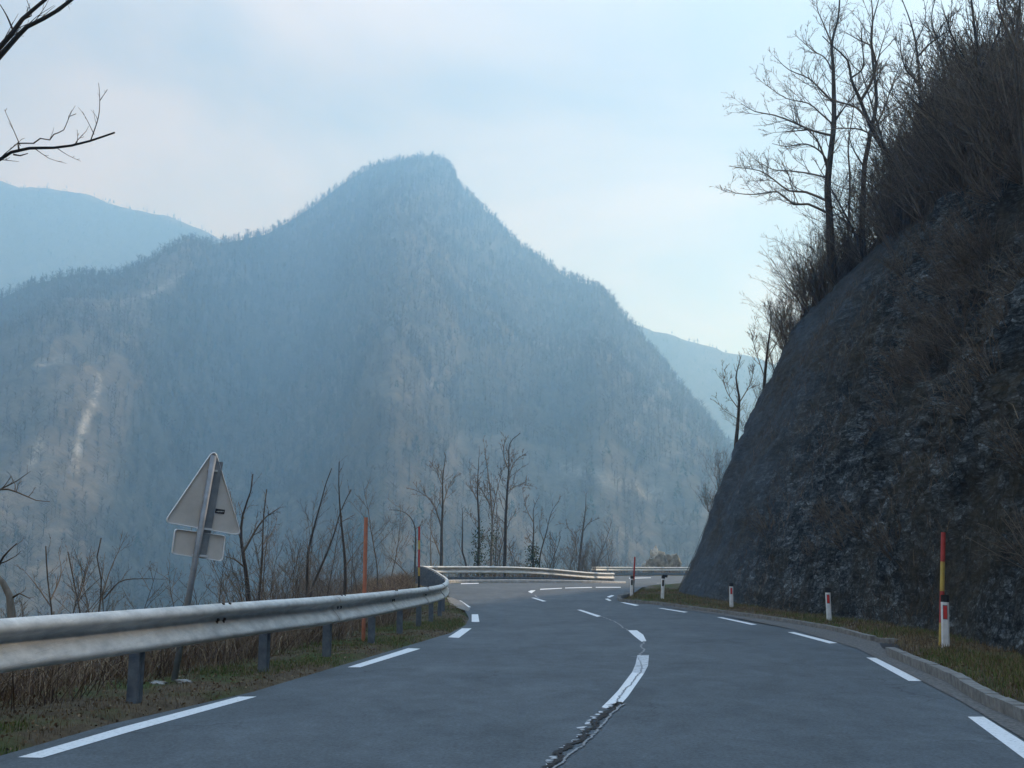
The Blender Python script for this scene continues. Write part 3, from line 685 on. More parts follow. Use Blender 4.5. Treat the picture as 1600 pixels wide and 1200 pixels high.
def guard_rail(pts, lab, hf, sec=4.0, post_sp=2.6, side=1, far_low=None, posts=None, end_cap=True):
    root = empty('guard_rail', (0, 0, 0)); tag(root, lab, 'crash barrier')
    fine = resample(pts, .25); S = [0]
    for a, b in zip(fine, fine[1:]): S.append(S[-1]+(b-a).length)
    tot = S[-1]; k = 0; s0 = 0
    while s0 < tot-.5:
        s1 = min(s0+sec, tot); idx = [i for i, s in enumerate(S) if s0-.13 <= s <= s1+.13]
        if len(idx) > 1:
            path = [fine[i] for i in idx]; b = beam_sec(path, hf, 'beam', root, MAT['galv'], side, proud=.0 if k % 2 else .009)
            if s0 < 34:     # bolts of the joint, seen near the camera
                p = fine[idx[0]+1]; t = (fine[idx[0]+2]-fine[idx[0]]).normalized(); nr = Vector((t.y, -t.x))*side; gz = float(rz(p.x, p.y))+hf(p)
                for da in (-.06, .10):
                    for a, zz, tilt in ((.065, -.008, 1.2), (.012, -.17, 0), (.012, -.195, 0)):
                        c = Vector((p.x, p.y))+t*(da if zz > -.19 else da-.03)+nr*a; n3 = Vector((nr.x, nr.y, tilt)).normalized()
                        if bolt_me[0] is None:
                            mb = MB(); mb.tube([Vector((0, 0, -.004)), Vector((0, 0, .016))], .016, 6); ob = mb.build('bolt', MAT['bolt'], b); bolt_me[0] = ob.data
                        else: ob = bpy.data.objects.new('bolt', bolt_me[0]); link(ob, b)
                        ob.location = (c.x, c.y, gz+zz); ob.rotation_euler = n3.to_track_quat('Z', 'Y').to_euler()
        s0 += sec; k += 1
    if far_low:
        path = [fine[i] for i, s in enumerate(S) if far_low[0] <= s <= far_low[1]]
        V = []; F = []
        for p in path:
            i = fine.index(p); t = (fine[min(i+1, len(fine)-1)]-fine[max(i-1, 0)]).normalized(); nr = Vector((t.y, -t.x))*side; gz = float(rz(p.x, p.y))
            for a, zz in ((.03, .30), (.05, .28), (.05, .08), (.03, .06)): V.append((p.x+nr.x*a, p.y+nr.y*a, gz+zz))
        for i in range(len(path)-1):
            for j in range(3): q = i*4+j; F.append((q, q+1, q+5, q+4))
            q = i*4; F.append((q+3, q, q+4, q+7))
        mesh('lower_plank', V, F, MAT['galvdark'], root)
    # posts
    st = posts if posts else list(np.arange(.8, tot, post_sp))
    for s in st:
        i = min(range(len(S)), key=lambda q: abs(S[q]-s)); p = fine[i]; t = (fine[min(i+1, len(fine)-1)]-fine[max(i-1, 0)]).normalized(); nr = Vector((t.y, -t.x))*side
        gz = float(ground_z(p.x-nr.x*.1, p.y-nr.y*.1)); top = float(rz(p.x, p.y))+hf(p)-.04
        M = Matrix(((t.x, nr.x, 0), (t.y, nr.y, 0), (0, 0, 1))); c = Vector((p.x, p.y, 0))-Vector((nr.x, nr.y, 0))*.055
        mb = MB(); hh = top-gz+.35; zc = (top+gz-.35)/2
        mb.box((c.x, c.y, zc), (.008, .09, hh), M)                               # web
        for sg in (-1, 1):
            cc = c+Vector((t.x, t.y, 0))*.028+Vector((nr.x, nr.y, 0))*sg*.047; mb.box((cc.x, cc.y, zc), (.050, .006, hh), M)
        cc = c-Vector((t.x, t.y, 0))*.03; mb.box((cc.x, cc.y, zc), (.036, .104, hh), M)
        mb.build('post', MAT['galvdark'], root)
    return root
rs_len = None
def hf_main(p):
    return .865-.17*float(ss(-1, 6, p.x)*ss(54, 62, p.y))
# distance along the path for the photographed posts
fine0 = resample(rail_xy, .25); S0 = [0]
for a_, b_ in zip(fine0, fine0[1:]): S0.append(S0[-1]+(b_-a_).length)
def s_at_y(y): return S0[min(range(len(fine0)//2), key=lambda i: abs(fine0[i].y-y))]
near_posts = [s_at_y(y) for y in (-5.5, -2.9, -.3, 2.3, 5.0, 9.65, 12.5, 14.8, 17.5, 20.1, 22.5, 25.0, 27.4, 29.8)]
far_posts = list(np.arange(S0[min(range(len(fine0)), key=lambda i: abs(fine0[i].y-31.5))], S0[-1], 1.33))
s_far = S0[min(range(len(fine0)), key=lambda i: (fine0[i]-Vector((-4.0, 54.8))).length)]
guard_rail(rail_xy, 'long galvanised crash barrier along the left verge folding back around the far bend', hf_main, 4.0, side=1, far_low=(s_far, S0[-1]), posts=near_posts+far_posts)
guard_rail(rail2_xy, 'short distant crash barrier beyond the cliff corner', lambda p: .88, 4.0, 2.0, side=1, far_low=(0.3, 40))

# ------------------------------------------------------------------ sign seen from behind
def sign():
    d = 11.45; base = P(272, 1062, d); gz = float(ground_z(base.x, base.y)); base.z = gz
    top = P(334, 712, d+.0)
    ax_ = (top-base); h = ax_.length; ax_ = ax_.normalized()
    root = empty('traffic_sign', base); tag(root, 'leaning triangular traffic sign with a smaller plate below, seen from behind', 'traffic sign')
    mb = MB(); mb.tube([base-ax_*.3, base+ax_*h*1.0], .034, 14); mb.build('pole', MAT['pole'], root, base, True)
    # plane of the plates: axis ax_, sideways s_ yawed 30 degrees away
    pl = lambda px, py: None
    yaw = R(30); s_ = Vector((math.cos(yaw), math.sin(yaw), 0)); s_ = (s_-ax_*s_.dot(ax_)).normalized(); nrm = s_.cross(ax_).normalized()
    if nrm.y < 0: nrm = -nrm                    # pointing away from the camera
    org = P(334, 712, d)+nrm*.05
    def on(px, py):
        r = Vector(ray(px, py)); c = Vector((0, 0, CAMZ)); t = (org-c).dot(nrm)/r.dot(nrm); return c+r*t
    def plate(cor, rad, name, rim):
        C = [on(*p) for p in cor]; out = []; n = len(C)
        for i, p in enumerate(C):
            a = (C[i-1]-p).normalized(); b = (C[(i+1) % n]-p).normalized(); ang = a.angle(b); tl = rad/math.tan(ang/2)
            p0 = p+a*tl; p1 = p+b*tl
            for k in range(7):
                t = k/6; out.append(p0*(1-t)**2+p*2*t*(1-t)+p1*t*t)
        cen = sum(out, Vector())/len(out)
        m = len(out); v = out+[p+nrm*.004 for p in out]
        f = [tuple(range(m)), tuple(range(m, 2*m))[::-1]]+[(k, (k+1) % m, m+(k+1) % m, m+k) for k in range(m)]
        o = mesh(name, v, f, MAT['signback'], root, False, base)
        # folded rim: a lip standing towards the viewer
        rv = []; rf = []
        for p in out:
            e = (p-cen).normalized(); q = p
            for a, b in ((.004, .006), (.004, -.022), (-.008, -.024), (-.014, -.004)): rv.append(q+e*a+nrm*b)
        for k in range(m):
            for j in range(4):
                a = k*4+j; b = k*4+(j+1) % 4; c = ((k+1) % m)*4+(j+1) % 4; dd = ((k+1) % m)*4+j; rf.append((a, b, c, dd))
        mesh('rim', rv, rf, MAT['signrim'], o, True, base)
        return o
    plate([(335, 700), (256, 816), (377, 837)], .055, 'triangular_plate', 1)
    plate([(273, 826), (352, 837), (347, 877), (268, 865)], .035, 'supplementary_plate', 1)
    # stiffening channel and clamps
    M = Matrix((s_, nrm, ax_)).transposed()
    mb = MB(); c0 = on(327, 775); c1 = on(313, 850)
    for c, hh in ((on(328, 776)+s_*.018, .80), (on(314, 850)+s_*.018, .27)):
        mb.box(c-nrm*.012, (.115, .022, hh), M)
    mb.build('stiffening_channel', MAT['pole'], root, base)
    for k, (px, py) in enumerate(((331, 735), (319, 826), (311, 868))):
        mb = MB(); mb.box(on(px, py)-nrm*.03+s_*.0, (.17 if k else .11, .035, .022), M); mb.build('clamp', MAT['signrim'], root, base)
    mb = MB(); mb.box(on(343.5, 799)-nrm*.004, (.105, .004, .05), M); mb.build('sticker', MAT['black'], root, base)
    mb = MB()
    for k in range(5): mb.box(on(339.0+k*2.3, 799.3)-nrm*.0075, (.009, .003, .012), M)
    mb.build('sticker_print', MAT['signback'], root, base)
sign()
def rock(name, c, r, m, seed, lab, cat, sx=(1, 1, .6), amp=.35, sub=4, group=None):
    bm = bmesh.new(); bmesh.ops.create_icosphere(bm, subdivisions=sub, radius=1)
    V = np.array([v.co[:] for v in bm.verts]); 
    for fq, a in ((1.3, 1.0), (3.1, .45), (7, .2)):
        V = V*(1+amp*a*fbm(V[:, 0]*fq+V[:, 2]*fq*.7, V[:, 1]*fq+V[:, 2]*fq*.9, seed, 2))[:, None]
    V = V*np.array(sx)*r
    F = [[v.index for v in f.verts] for f in bm.faces]; bm.free()
    o = mesh(name, V, F, m, None, False); o.location = c; return tag(o, lab, cat, group)
p = P(288, 1058, 11.3); rock('stone', (p.x, p.y, float(ground_z(p.x, p.y))+.0), .085, MAT['stone'], 3, 'pale stone right of the foot of the leaning sign', 'stone', (1, .8, .45), 1.0, 3)
p = P(248, 1062, 11.2); rock('stone', (p.x, p.y, float(ground_z(p.x, p.y))+.0), .07, MAT['stone'], 5, 'pale flat stone left of the foot of the leaning sign', 'stone', (1.2, .8, .4), 1.0, 3)
p = P(1030, 893, 122); rock('boulder', (p.x, p.y, 1.0), 1.5, MAT['boulder'], 11, 'pale limestone boulder beyond the distant barrier', 'boulder', (1.0, 1, 1.5), 1.5, 5)

# ------------------------------------------------------------------ marker posts and snow poles
def delineator(px, py, hpx, lab, refl='red', lean=0., blackbox=False):
    x, y = G(px, py); d = y; z = float(ground_z(x, y)); b = P(px, py, d)
    h = hpx*d/FOC/1.0; root = empty('marker_post', (x, y, z)); tag(root, lab, 'marker post', 'marker posts along the right verge')
    root.rotation_euler = (0, lean, math.atan2(x, y)*-1*.6)
    w = .115; dp = .07; zb = -.15
    def seg(z0, z1, name, m, slope=0):
        pr = [(-w/2, -dp*.25), (-w*.3, -dp/2), (w*.3, -dp/2), (w/2, -dp*.25), (w*.30, dp/2), (-w*.30, dp/2)]
        V = [(a, c, z0) for a, c in pr]+[(a, c, z1-slope*(c+dp/2)) for a, c in pr]; n = 6
        F = [tuple(range(n))[::-1], tuple(range(n, 2*n))]+[(k, (k+1) % n, n+(k+1) % n, n+k) for k in range(n)]
        return mesh(name, V, F, m, root)
    seg(zb, h*.86, 'body', MAT['white']); seg(h*.86, h, 'black_cap', MAT['black'], .35)
    mb = MB(); mb.box((0, -dp/2-.004, h*.67), (.05, .008, h*.24)); mb.build('reflector', MAT['red'] if refl == 'red' else MAT['black'], root)
    mb = MB(); mb.box((0, -dp/2-.0015, h*.67), (.064, .003, h*.27)); mb.build('reflector_frame', MAT['bolt'] if refl != 'red' else MAT['galvdark'], root)
    if blackbox:
        mb = MB(); mb.box((.06, 0, h*.98), (.16, .05, .09)); mb.build('marker_bracket', MAT['black'], root)
    return root
delineator(1478, 1022, 79, 'nearest white marker post with black cap beside the red and yellow pole', lean=R(3))
delineator(1296, 977, 50, 'white marker post with red reflector, second nearest on the right verge')
delineator(1143, 953, 36, 'white marker post with red reflector, third on the right verge at the cliff foot', lean=R(1.5))
delineator(1035, 940.5, 35, 'white marker post with black bracket just left of the cliff corner', 'dark', lean=R(4), blackbox=True)
delineator(987, 935, 30, 'farthest marker post at the tip of the right verge under a thin red pole', 'dark', lean=R(2))
def snow_pole(px, py, toppx, toppy, d, bands, w, lab, zbase=None):
    """bands: list of (fraction0, fraction1, part name, material) from the bottom"""
    a = P(px, py, d); b = P(toppx, toppy, d)
    z = float(ground_z(a.x, a.y)) if zbase is None else zbase
    ax_ = (b-a)
    base = a+ax_*((z-a.z)/ax_.z); root = empty('snow_pole', base); tag(root, lab, 'snow pole')
    for f0, f1, nm, m in bands:
        mb = MB(); p0 = a.lerp(b, f0) if f0 > 0 else base-ax_.normalized()*.2; p1 = a.lerp(b, f1)
        mb.tube([p0, p1], w, 12); mb.build(nm, MAT[m], root, base, False)
x, y = G(1472, 1021)
snow_pole(1470, 1021, 1474, 832, y, [(0, .25, 'yellow_band', 'poleyel'), (.25, .51, 'red_band', 'polered'), (.51, .755, 'yellow_band', 'poleyel'), (.755, 1, 'red_band', 'polered')], .033, 'tall red and yellow banded snow pole on the near right verge')
snow_pole(569.5, 921, 572, 808, 18.2, [(0, .995, 'shaft', 'orange')], .034, 'faded orange snow pole standing behind the near barrier')
snow_pole(654.5, 917, 655, 823, 30.5, [(0, .18, 'black_band', 'black'), (.18, .32, 'yellow_band', 'poleyel'), (.32, .62, 'red_band', 'polered'), (.62, .77, 'yellow_band', 'poleyel'), (.77, 1, 'red_band', 'polered')], .03, 'red and yellow snow pole behind the fold of the barrier')
x, y = G(989, 933)
snow_pole(989, 933, 992, 870, y+.15, [(0, .42, 'shaft', 'black'), (.42, 1, 'red_band', 'polered')], .03, 'thin dark and red snow pole at the tip of the right verge')

# ------------------------------------------------------------------ trees
def wander(p, d, Ln, n, rs, wob, upb):
    pts = [p.copy()]; d = d.normalized()
    for i in range(n):
        d = (d+Vector((rs.gauss(0, wob), rs.gauss(0, wob), rs.gauss(0, wob)+upb))).normalized(); pts.append(pts[-1]+d*(Ln/n))
    return pts
def sprout(pts, r0, r1, lev, rs, out, ratio=.45, dens=1.0, upb=.05, minr=.004):
    """side branches along a limb"""
    Ls = sum((b-a).length for a, b in zip(pts, pts[1:]))
    if lev <= 0 or Ls < .12: return
    k = max(2, int(dens*(8 if lev > 1 else 5)*min(2.2, .5+Ls*.5)))
    for j in range(k):
        f = rs.uniform(.18, 1.0); q = f*(len(pts)-1); i = min(int(q), len(pts)-2); p = pts[i].lerp(pts[i+1], q-i)
        t = (pts[i+1]-pts[i]).normalized(); o_ = t.orthogonal().normalized(); o_.rotate(Matrix.Rotation(rs.uniform(0, 6.283), 3, t))
        a = rs.uniform(.45, .95); d = t*math.cos(a)+o_*math.sin(a); d.z += .18
        ln = Ls*ratio*rs.uniform(.45, 1.15)*(1.15-.6*f); rr = max(minr, (r0+(r1-r0)*f)*.55)
        c = wander(p, d, ln, 4 if lev > 1 else 3, rs, .16, upb)
        out.append((c, rr, max(minr*.6, rr*.3))); sprout(c, rr, rr*.3, lev-1, rs, out, ratio*.98, dens, upb, minr)
def branches_mesh(name, brs, m, parent, off, sides=3):
    mb = MB()
    for pts, r0, r1 in brs:
        n = len(pts); mb.tube(pts, [r0+(r1-r0)*i/(n-1) for i in range(n)], 6 if r0 > .03 else sides, cap=False)
    return mesh(name, mb.v, mb.f, m, parent, True, off)
def limb3(pts, d, rs, origin=None, spread=.0):
    """pixel polyline at depth d, given its own depth sway"""
    out = []; sway = rs.uniform(-spread, spread)
    for i, (x, y) in enumerate(pts):
        out.append(P(x, y, d+sway*i/max(1, len(pts)-1)))
    return catmull(out, max(.15, (out[0]-out[-1]).length/14))
def hero_tree(trunk, limbs, d, r, lab, name='bare_tree', m='bark', tm='twig', lev=3, dens=1., ground=None, seed=1, rtop=.015, ratio=.42, spread=2.0, ivy=None, minr=.004, group=None, cat='tree', tl=True):
    minr = max(.003, d*.00018); rs = random.Random(seed); tp = [P(x, y, d) for x, y in trunk]; b = tp[0].copy()
    gz = ground(b.x, b.y) if ground else float(ground_z(b.x, b.y))
    if gz < b.z-.05:
        n = max(1, int((b.z-gz)/1.5)); dirn = (tp[0]-tp[1]); sl = Vector((dirn.x, 0, 0))*.1
        tp = [Vector((b.x+sl.x*(1-k/n), b.y, gz-.3+(b.z-gz+.3)*k/n)) for k in range(n)]+tp
    base = Vector((tp[0].x, tp[0].y, gz)); root = empty(name, base); tag(root, lab, cat, group)
    T = catmull(tp, .3); n = len(T)
    mb = MB(); mb.tube(T, [max(rtop, r*(1.25 if i == 0 else 1)*(1-(i/(n-1))**1.2*.88)) for i in range(n)], 9); mb.build('trunk', MAT[m], root, base, True)
    brs = []
    for lb in limbs:
        pts, rr = lb[0], lb[1]; c = limb3(pts, d, rs, spread=spread); brs.append((c, rr, rr*.22)); sprout(c, rr, rr*.25, lev, rs, brs, ratio, dens, .05, minr)
    if tl: sprout(T[len(T)//3:], r*.32, r*.08, lev, rs, brs, .22, dens*1.2, .08, minr)
    branches_mesh('crown', brs, MAT[tm], root, base)
    if ivy:
        V = []; 
        for k in range(ivy):
            f = rs.uniform(0, .6); q = T[int(f*(n-1))]; c = q+Vector((rs.gauss(0, .22), rs.gauss(0, .22), rs.gauss(0, .2))); a = Vector((rs.gauss(0, 1), rs.gauss(0, 1), rs.gauss(0, 1))).normalized()*.07; b2 = a.orthogonal().normalized()*.06
            V += [c-a, c+b2, c+a, c-b2]
        mesh('ivy', np.array([v[:] for v in V]), np.arange(len(V)).reshape(-1, 4), MAT['ivy'], root, False, base)
    return root
z5 = lambda pts: [(1000+x/2.667, y/2.667) for x, y in pts]
z2 = lambda pts: [(400+x/3., 650+y/3.) for x, y in pts]
z1 = lambda pts: [(x/2.308, 680+y/2.308) for x, y in pts]
z3 = lambda pts: [(800+x/4., 780+y/4.) for x, y in pts]
# --- on the cliff crest
hero_tree(z5([(797, 1060), (790, 900), (782, 780), (795, 640), (808, 520), (808, 400), (805, 280), (800, 180), (825, 80), (832, 0), (838, -80)]),
  [(z5(q), r) for q, r in [
   ([(785, 890), (700, 850), (640, 852), (575, 800), (480, 810), (400, 805), (350, 785)], .05),
   ([(775, 835), (690, 800), (620, 795), (560, 750), (500, 712), (430, 700), (370, 692)], .05),
   ([(777, 740), (700, 722), (620, 712), (550, 705), (480, 665)], .04),
   ([(785, 680), (750, 630), (690, 600), (610, 610), (550, 598)], .04),
   ([(800, 565), (720, 545), (640, 510), (560, 480), (480, 465), (420, 430)], .05),
   ([(780, 700), (755, 620), (720, 560), (650, 510), (600, 480)], .045),
   ([(806, 520), (750, 470), (700, 430), (610, 410), (520, 350), (480, 320)], .035),
   ([(808, 430), (750, 370), (700, 325), (620, 290), (560, 235)], .045),
   ([(805, 300), (770, 240), (720, 210), (640, 140)], .035),
   ([(802, 190), (765, 100), (740, 40), (735, -20)], .035),
   ([(810, 510), (850, 450), (900, 390), (945, 320), (960, 260)], .04),
   ([(800, 200), (790, 100), (815, 30)], .03),
   ([(790, 900), (850, 880), (880, 800), (900, 700)], .03)]], 37.0, .17,
  'tall bare tree with long limbs reaching left, at the left end of the cliff crest', ground=topz, seed=3, lev=3, dens=.95)
hero_tree(z5([(1060, 720), (1040, 660), (990, 580), (950, 500), (915, 410), (880, 330), (865, 250), (800, 190), (760, 150)]),
  [(z5(q), r) for q, r in [
   ([(950, 500), (900, 447), (830, 425), (760, 395), (735, 350)], .05), ([(920, 420), (960, 350), (985, 270), (965, 190), (970, 90), (965, 0), (960, -60)], .06),
   ([(880, 325), (930, 280), (925, 180), (920, 100)], .04), ([(965, 190), (910, 165), (840, 125)], .035), ([(990, 575), (920, 540), (840, 535), (720, 548)], .035),
   ([(985, 270), (1010, 180), (1040, 90)], .03), ([(1040, 660), (1080, 560), (1110, 450)], .04)]], 34.5, .14,
  'dark crooked tree leaning left behind the tall crest tree', m='barkdark', tm='twig', ground=topz, seed=5, dens=.8)
hero_tree(z5([(925, 960), (930, 850), (935, 700), (960, 560), (985, 420), (970, 250), (965, 120), (1000, -20)]), [(z5([(960, 560), (1010, 470), (1060, 330), (1100, 240)]), .05), (z5([(935, 700), (880, 600), (860, 480)]), .04)], 37.5, .13,
  'straight bare tree just right of the tall crest tree', ground=topz, seed=6, dens=.8, m='bark')
hero_tree(z5([(868, 980), (872, 860), (875, 740), (868, 600), (890, 450), (885, 330)]), [], 38.2, .06, 'thin pale sapling between the two largest crest trees', ground=topz, seed=7, lev=2, m='barkpale', dens=.8)
hero_tree(z5([(1185, 620), (1175, 500), (1165, 350), (1155, 220), (1130, 100), (1085, -20)]), [(z5([(1155, 240), (1210, 180), (1290, 120), (1310, 50)]), .04), (z5([(1165, 350), (1110, 290), (1085, 200), (1095, 120)]), .035), (z5([(1150, 180), (1190, 80), (1180, -20)]), .03)], 33, .10,
  'slender forked tree above the brown thicket of the crest', ground=topz, seed=8, dens=.75, m='barkdark', tm='twigdark')
hero_tree(z5([(1300, 460), (1270, 330), (1250, 200), (1215, 80), (1240, -40)]), [(z5([(1250, 200), (1290, 120), (1300, 0)]), .03), (z5([(1260, 260), (1215, 180), (1200, 100)]), .03)], 31, .07,
  'thin tree right of the slender forked one', ground=topz, seed=9, dens=.75)
hero_tree([(1545, 190), (1530, 100), (1520, 20), (1510, -80)], [([(1530, 110), (1560, 50), (1575, -30)], .04), ([(1532, 130), (1490, 60), (1470, 0)], .03)], 27, .08, 'thin dark tree at the top right of the picture', ground=topz, seed=10, dens=.8, m='barkdark', tm='twigdark')
hero_tree([(1590, 150), (1588, 60), (1600, -60)], [([(1588, 80), (1560, 10), (1555, -60)], .04)], 24, .07, 'bare tree cut by the top right corner', ground=topz, seed=13, dens=.8)
hero_tree([(1150, 695), (1153, 660), (1155, 620), (1150, 590), (1158, 556)], [([(1155, 640), (1135, 610), (1128, 575)], .03), ([(1155, 630), (1172, 600), (1180, 565)], .03), ([(1153, 655), (1130, 640), (1118, 620)], .02)], 44, .10,
  'small round bare tree lowest on the left edge of the cliff', ground=lambda x, y: P(1150, 700, 44).z-.3, seed=11, dens=1.0, spread=.8)
hero_tree([(1192, 640), (1195, 590), (1200, 540), (1205, 500), (1200, 470)], [([(1195, 590), (1180, 545), (1170, 505)], .03), ([(1200, 560), (1220, 520), (1228, 470)], .03)], 41, .08,
  'small bare tree on the cliff edge above the round one', ground=topz, seed=12, dens=1.0, spread=.8)
# --- behind the left barrier
hero_tree(z1([(897, 640), (895, 570), (885, 480), (870, 380), (875, 290), (905, 200), (912, 140)]), [(z1(q), r) for q, r in [([(882, 475), (850, 450), (815, 437)], .03), ([(878, 420), (930, 330), (965, 290), (1008, 262)], .035), ([(872, 360), (845, 280), (830, 210)], .02), ([(880, 300), (860, 240)], .015)]], 26, .085,
  'bare tree directly right of the leaning sign', m='barkdark', tm='twig', seed=21, dens=.7, lev=3, spread=1.)
hero_tree(z1([(930, 640), (935, 570), (945, 450), (950, 300), (962, 195)]), [(z1([(945, 400), (985, 345), (1000, 300)]), .02)], 27, .055, 'thin bare stem beside the tree next to the sign', m='bark', seed=22, dens=.7, lev=3, spread=1.)
hero_tree(z2([(240, 850), (240, 760), (245, 640), (270, 530), (300, 420), (330, 310), (355, 245)]), [(z2([(245, 640), (235, 530)]), .015), (z2([(238, 800), (215, 750), (200, 715)]), .02)], 31, .065, 'bare sapling curving right, left of the orange pole', m='barkdark', tm='twig', seed=23, dens=.6, lev=3, spread=1.)
hero_tree(z2([(255, 850), (290, 740), (330, 650), (370, 540), (395, 450), (445, 345)]), [(z2([(330, 650), (350, 580), (365, 480)]), .02)], 31.5, .06, 'slanting bare sapling crossing the upright one', m='bark', seed=24, dens=.6, lev=3, spread=1.)
hero_tree(z2([(417, 850), (418, 700), (408, 580), (395, 450), (388, 320), (390, 215)]), [(z2([(410, 720), (450, 660), (500, 590)]), .025), (z2([(395, 500), (430, 480), (455, 465)]), .015)], 30.5, .06, 'straight thin tree nearest the orange pole', m='barkdark', tm='twig', seed=25, dens=.6, lev=3, spread=1.)
hero_tree(z2([(868, 720), (870, 620), (870, 540), (875, 420), (875, 300), (890, 180)]), [(z2(q), r) for q, r in [([(866, 660), (840, 590), (820, 540), (818, 470)], .05), ([(874, 540), (835, 420), (790, 370), (740, 345)], .05), ([(875, 420), (905, 330), (950, 260)], .04), ([(875, 330), (845, 260), (810, 210)], .03)]], 63, .14,
  'upright bare tree over the start of the far barrier', seed=26, dens=.8, lev=3)
hero_tree(z2([(745, 700), (748, 600), (745, 520), (720, 470), (680, 445), (625, 440)]), [(z2([(745, 530), (790, 500), (800, 480)]), .03), (z2([(715, 750), (680, 710), (640, 670), (610, 655)]), .04)], 62, .09, 'low arching bare tree above the fold of the barrier', seed=27, dens=.7, lev=3)
hero_tree(z2([(820, 700), (818, 600), (820, 510)]), [], 61, .08, 'short pale stem beside the arching tree', m='barkpale', seed=28, dens=.5, lev=2)
hero_tree(z2([(985, 700), (968, 640), (968, 540), (967, 430)]), [(z2([(975, 660), (950, 600), (930, 560)]), .03)], 66, .12, 'dark broken trunk without a crown above the far barrier', m='barkdark', seed=29, dens=.3, lev=2)
hero_tree(z2([(1040, 720), (1045, 620), (1045, 500), (1038, 350), (1045, 190)]), [(z2([(1045, 500), (1010, 470), (980, 450)]), .03), (z2([(1040, 400), (1010, 330), (1000, 250)]), .04)], 68, .14, 'ivy clad tree, left one of the tall clump behind the far barrier', seed=30, dens=.85, ivy=900)
hero_tree(z2([(1100, 720), (1105, 600), (1108, 500), (1098, 350), (1078, 200), (1070, 150)]), [(z2([(1108, 480), (1130, 350), (1160, 240)]), .04), (z2([(1100, 420), (1060, 350), (1020, 300)]), .04)], 69, .13, 'pale tree in the middle of the tall clump', m='barkpale', seed=31, dens=.85, ivy=300)
hero_tree(z2([(1165, 720), (1168, 600), (1172, 450), (1185, 250), (1190, 130), (1240, 80)]), [(z2([(1180, 300), (1210, 220), (1255, 180)]), .04), (z2([(1185, 250), (1160, 180), (1170, 90)]), .04), (z2([(1172, 600), (1200, 650), (1230, 700)]), .04), (z2([(1185, 350), (1240, 320), (1280, 330)]), .03)], 67, .15, 'tallest tree of the clump behind the far barrier', m='barkdark', tm='twig', seed=32, dens=.9)
hero_tree(z2([(1122, 720), (1125, 620), (1130, 520), (1128, 380)]), [], 70, .06, 'thin stem squeezed into the tall clump', seed=33, dens=.6, lev=2)
hero_tree(z2([(1300, 720), (1298, 620), (1302, 520), (1300, 440), (1320, 390)]), [(z2([(1302, 500), (1270, 440), (1250, 360)]), .04), (z2([(1300, 600), (1270, 560)]), .03)], 66, .10, 'ivy covered small tree right of the clump', seed=34, dens=.8, ivy=800)
hero_tree(z2([(1328, 720), (1335, 640), (1360, 550), (1385, 450), (1420, 400)]), [(z2([(1350, 590), (1330, 520), (1340, 450)]), .03)], 67, .08, 'small tree slanting right beside the ivy covered one', m='barkdark', tm='twig', seed=35, dens=.7)
hero_tree(z3([(418, 440), (425, 360), (432, 290), (445, 180), (460, 60), (462, -30)]), [(z3([(405, 350), (395, 260), (370, 200), (320, 150)]), .05), (z3([(445, 200), (480, 150), (540, 120)]), .05), (z3([(430, 380), (470, 330)]), .04)], 98, .15, 'lone forked tree behind the gap between the barriers', seed=36, dens=.8)
hero_tree(z1([(350, 700), (362, 600), (365, 520), (350, 440), (365, 370)]), [(z1([(362, 600), (400, 480), (460, 350)]), .02), (z1([(375, 590), (430, 530), (500, 518), (600, 520)]), .02)], 24, .05, 'many branched shrub tree left of the leaning sign', name='bare_tree', seed=37, dens=.5, lev=3, spread=1.)
hero_tree(z1([(190, 700), (185, 620), (172, 520), (165, 400)]), [(z1([(185, 620), (130, 540), (80, 480)]), .02), (z1([(180, 600), (220, 500), (210, 420)]), .02)], 23, .045, 'feathery bare sapling in the left thicket', seed=38, dens=.6, lev=3, spread=1.)
hero_tree(z1([(300, 700), (285, 620), (265, 520), (245, 420)]), [(z1([(280, 600), (310, 500), (330, 400)]), .02)], 25, .045, 'bare sapling between the feathery one and the shrub tree', seed=39, dens=.6, lev=3, spread=1.)
hero_tree(z1([(45, 700), (42, 640), (35, 580), (10, 530), (-20, 500), (-40, 380), (-60, 200)]), [(z1([(35, 590), (70, 570), (110, 590)]), .02), (z1([(-20, 500), (10, 440), (60, 390)]), .025), (z1([(-50, 250), (0, 195), (60, 205), (130, 235), (180, 240)]), .02), (z1([(0, 195), (60, 165), (110, 130)]), .012)], 13, .075, 'crooked trunk with peeling pale bark at the left edge', m='barkpale', seed=40, dens=.5, lev=2, spread=.6)
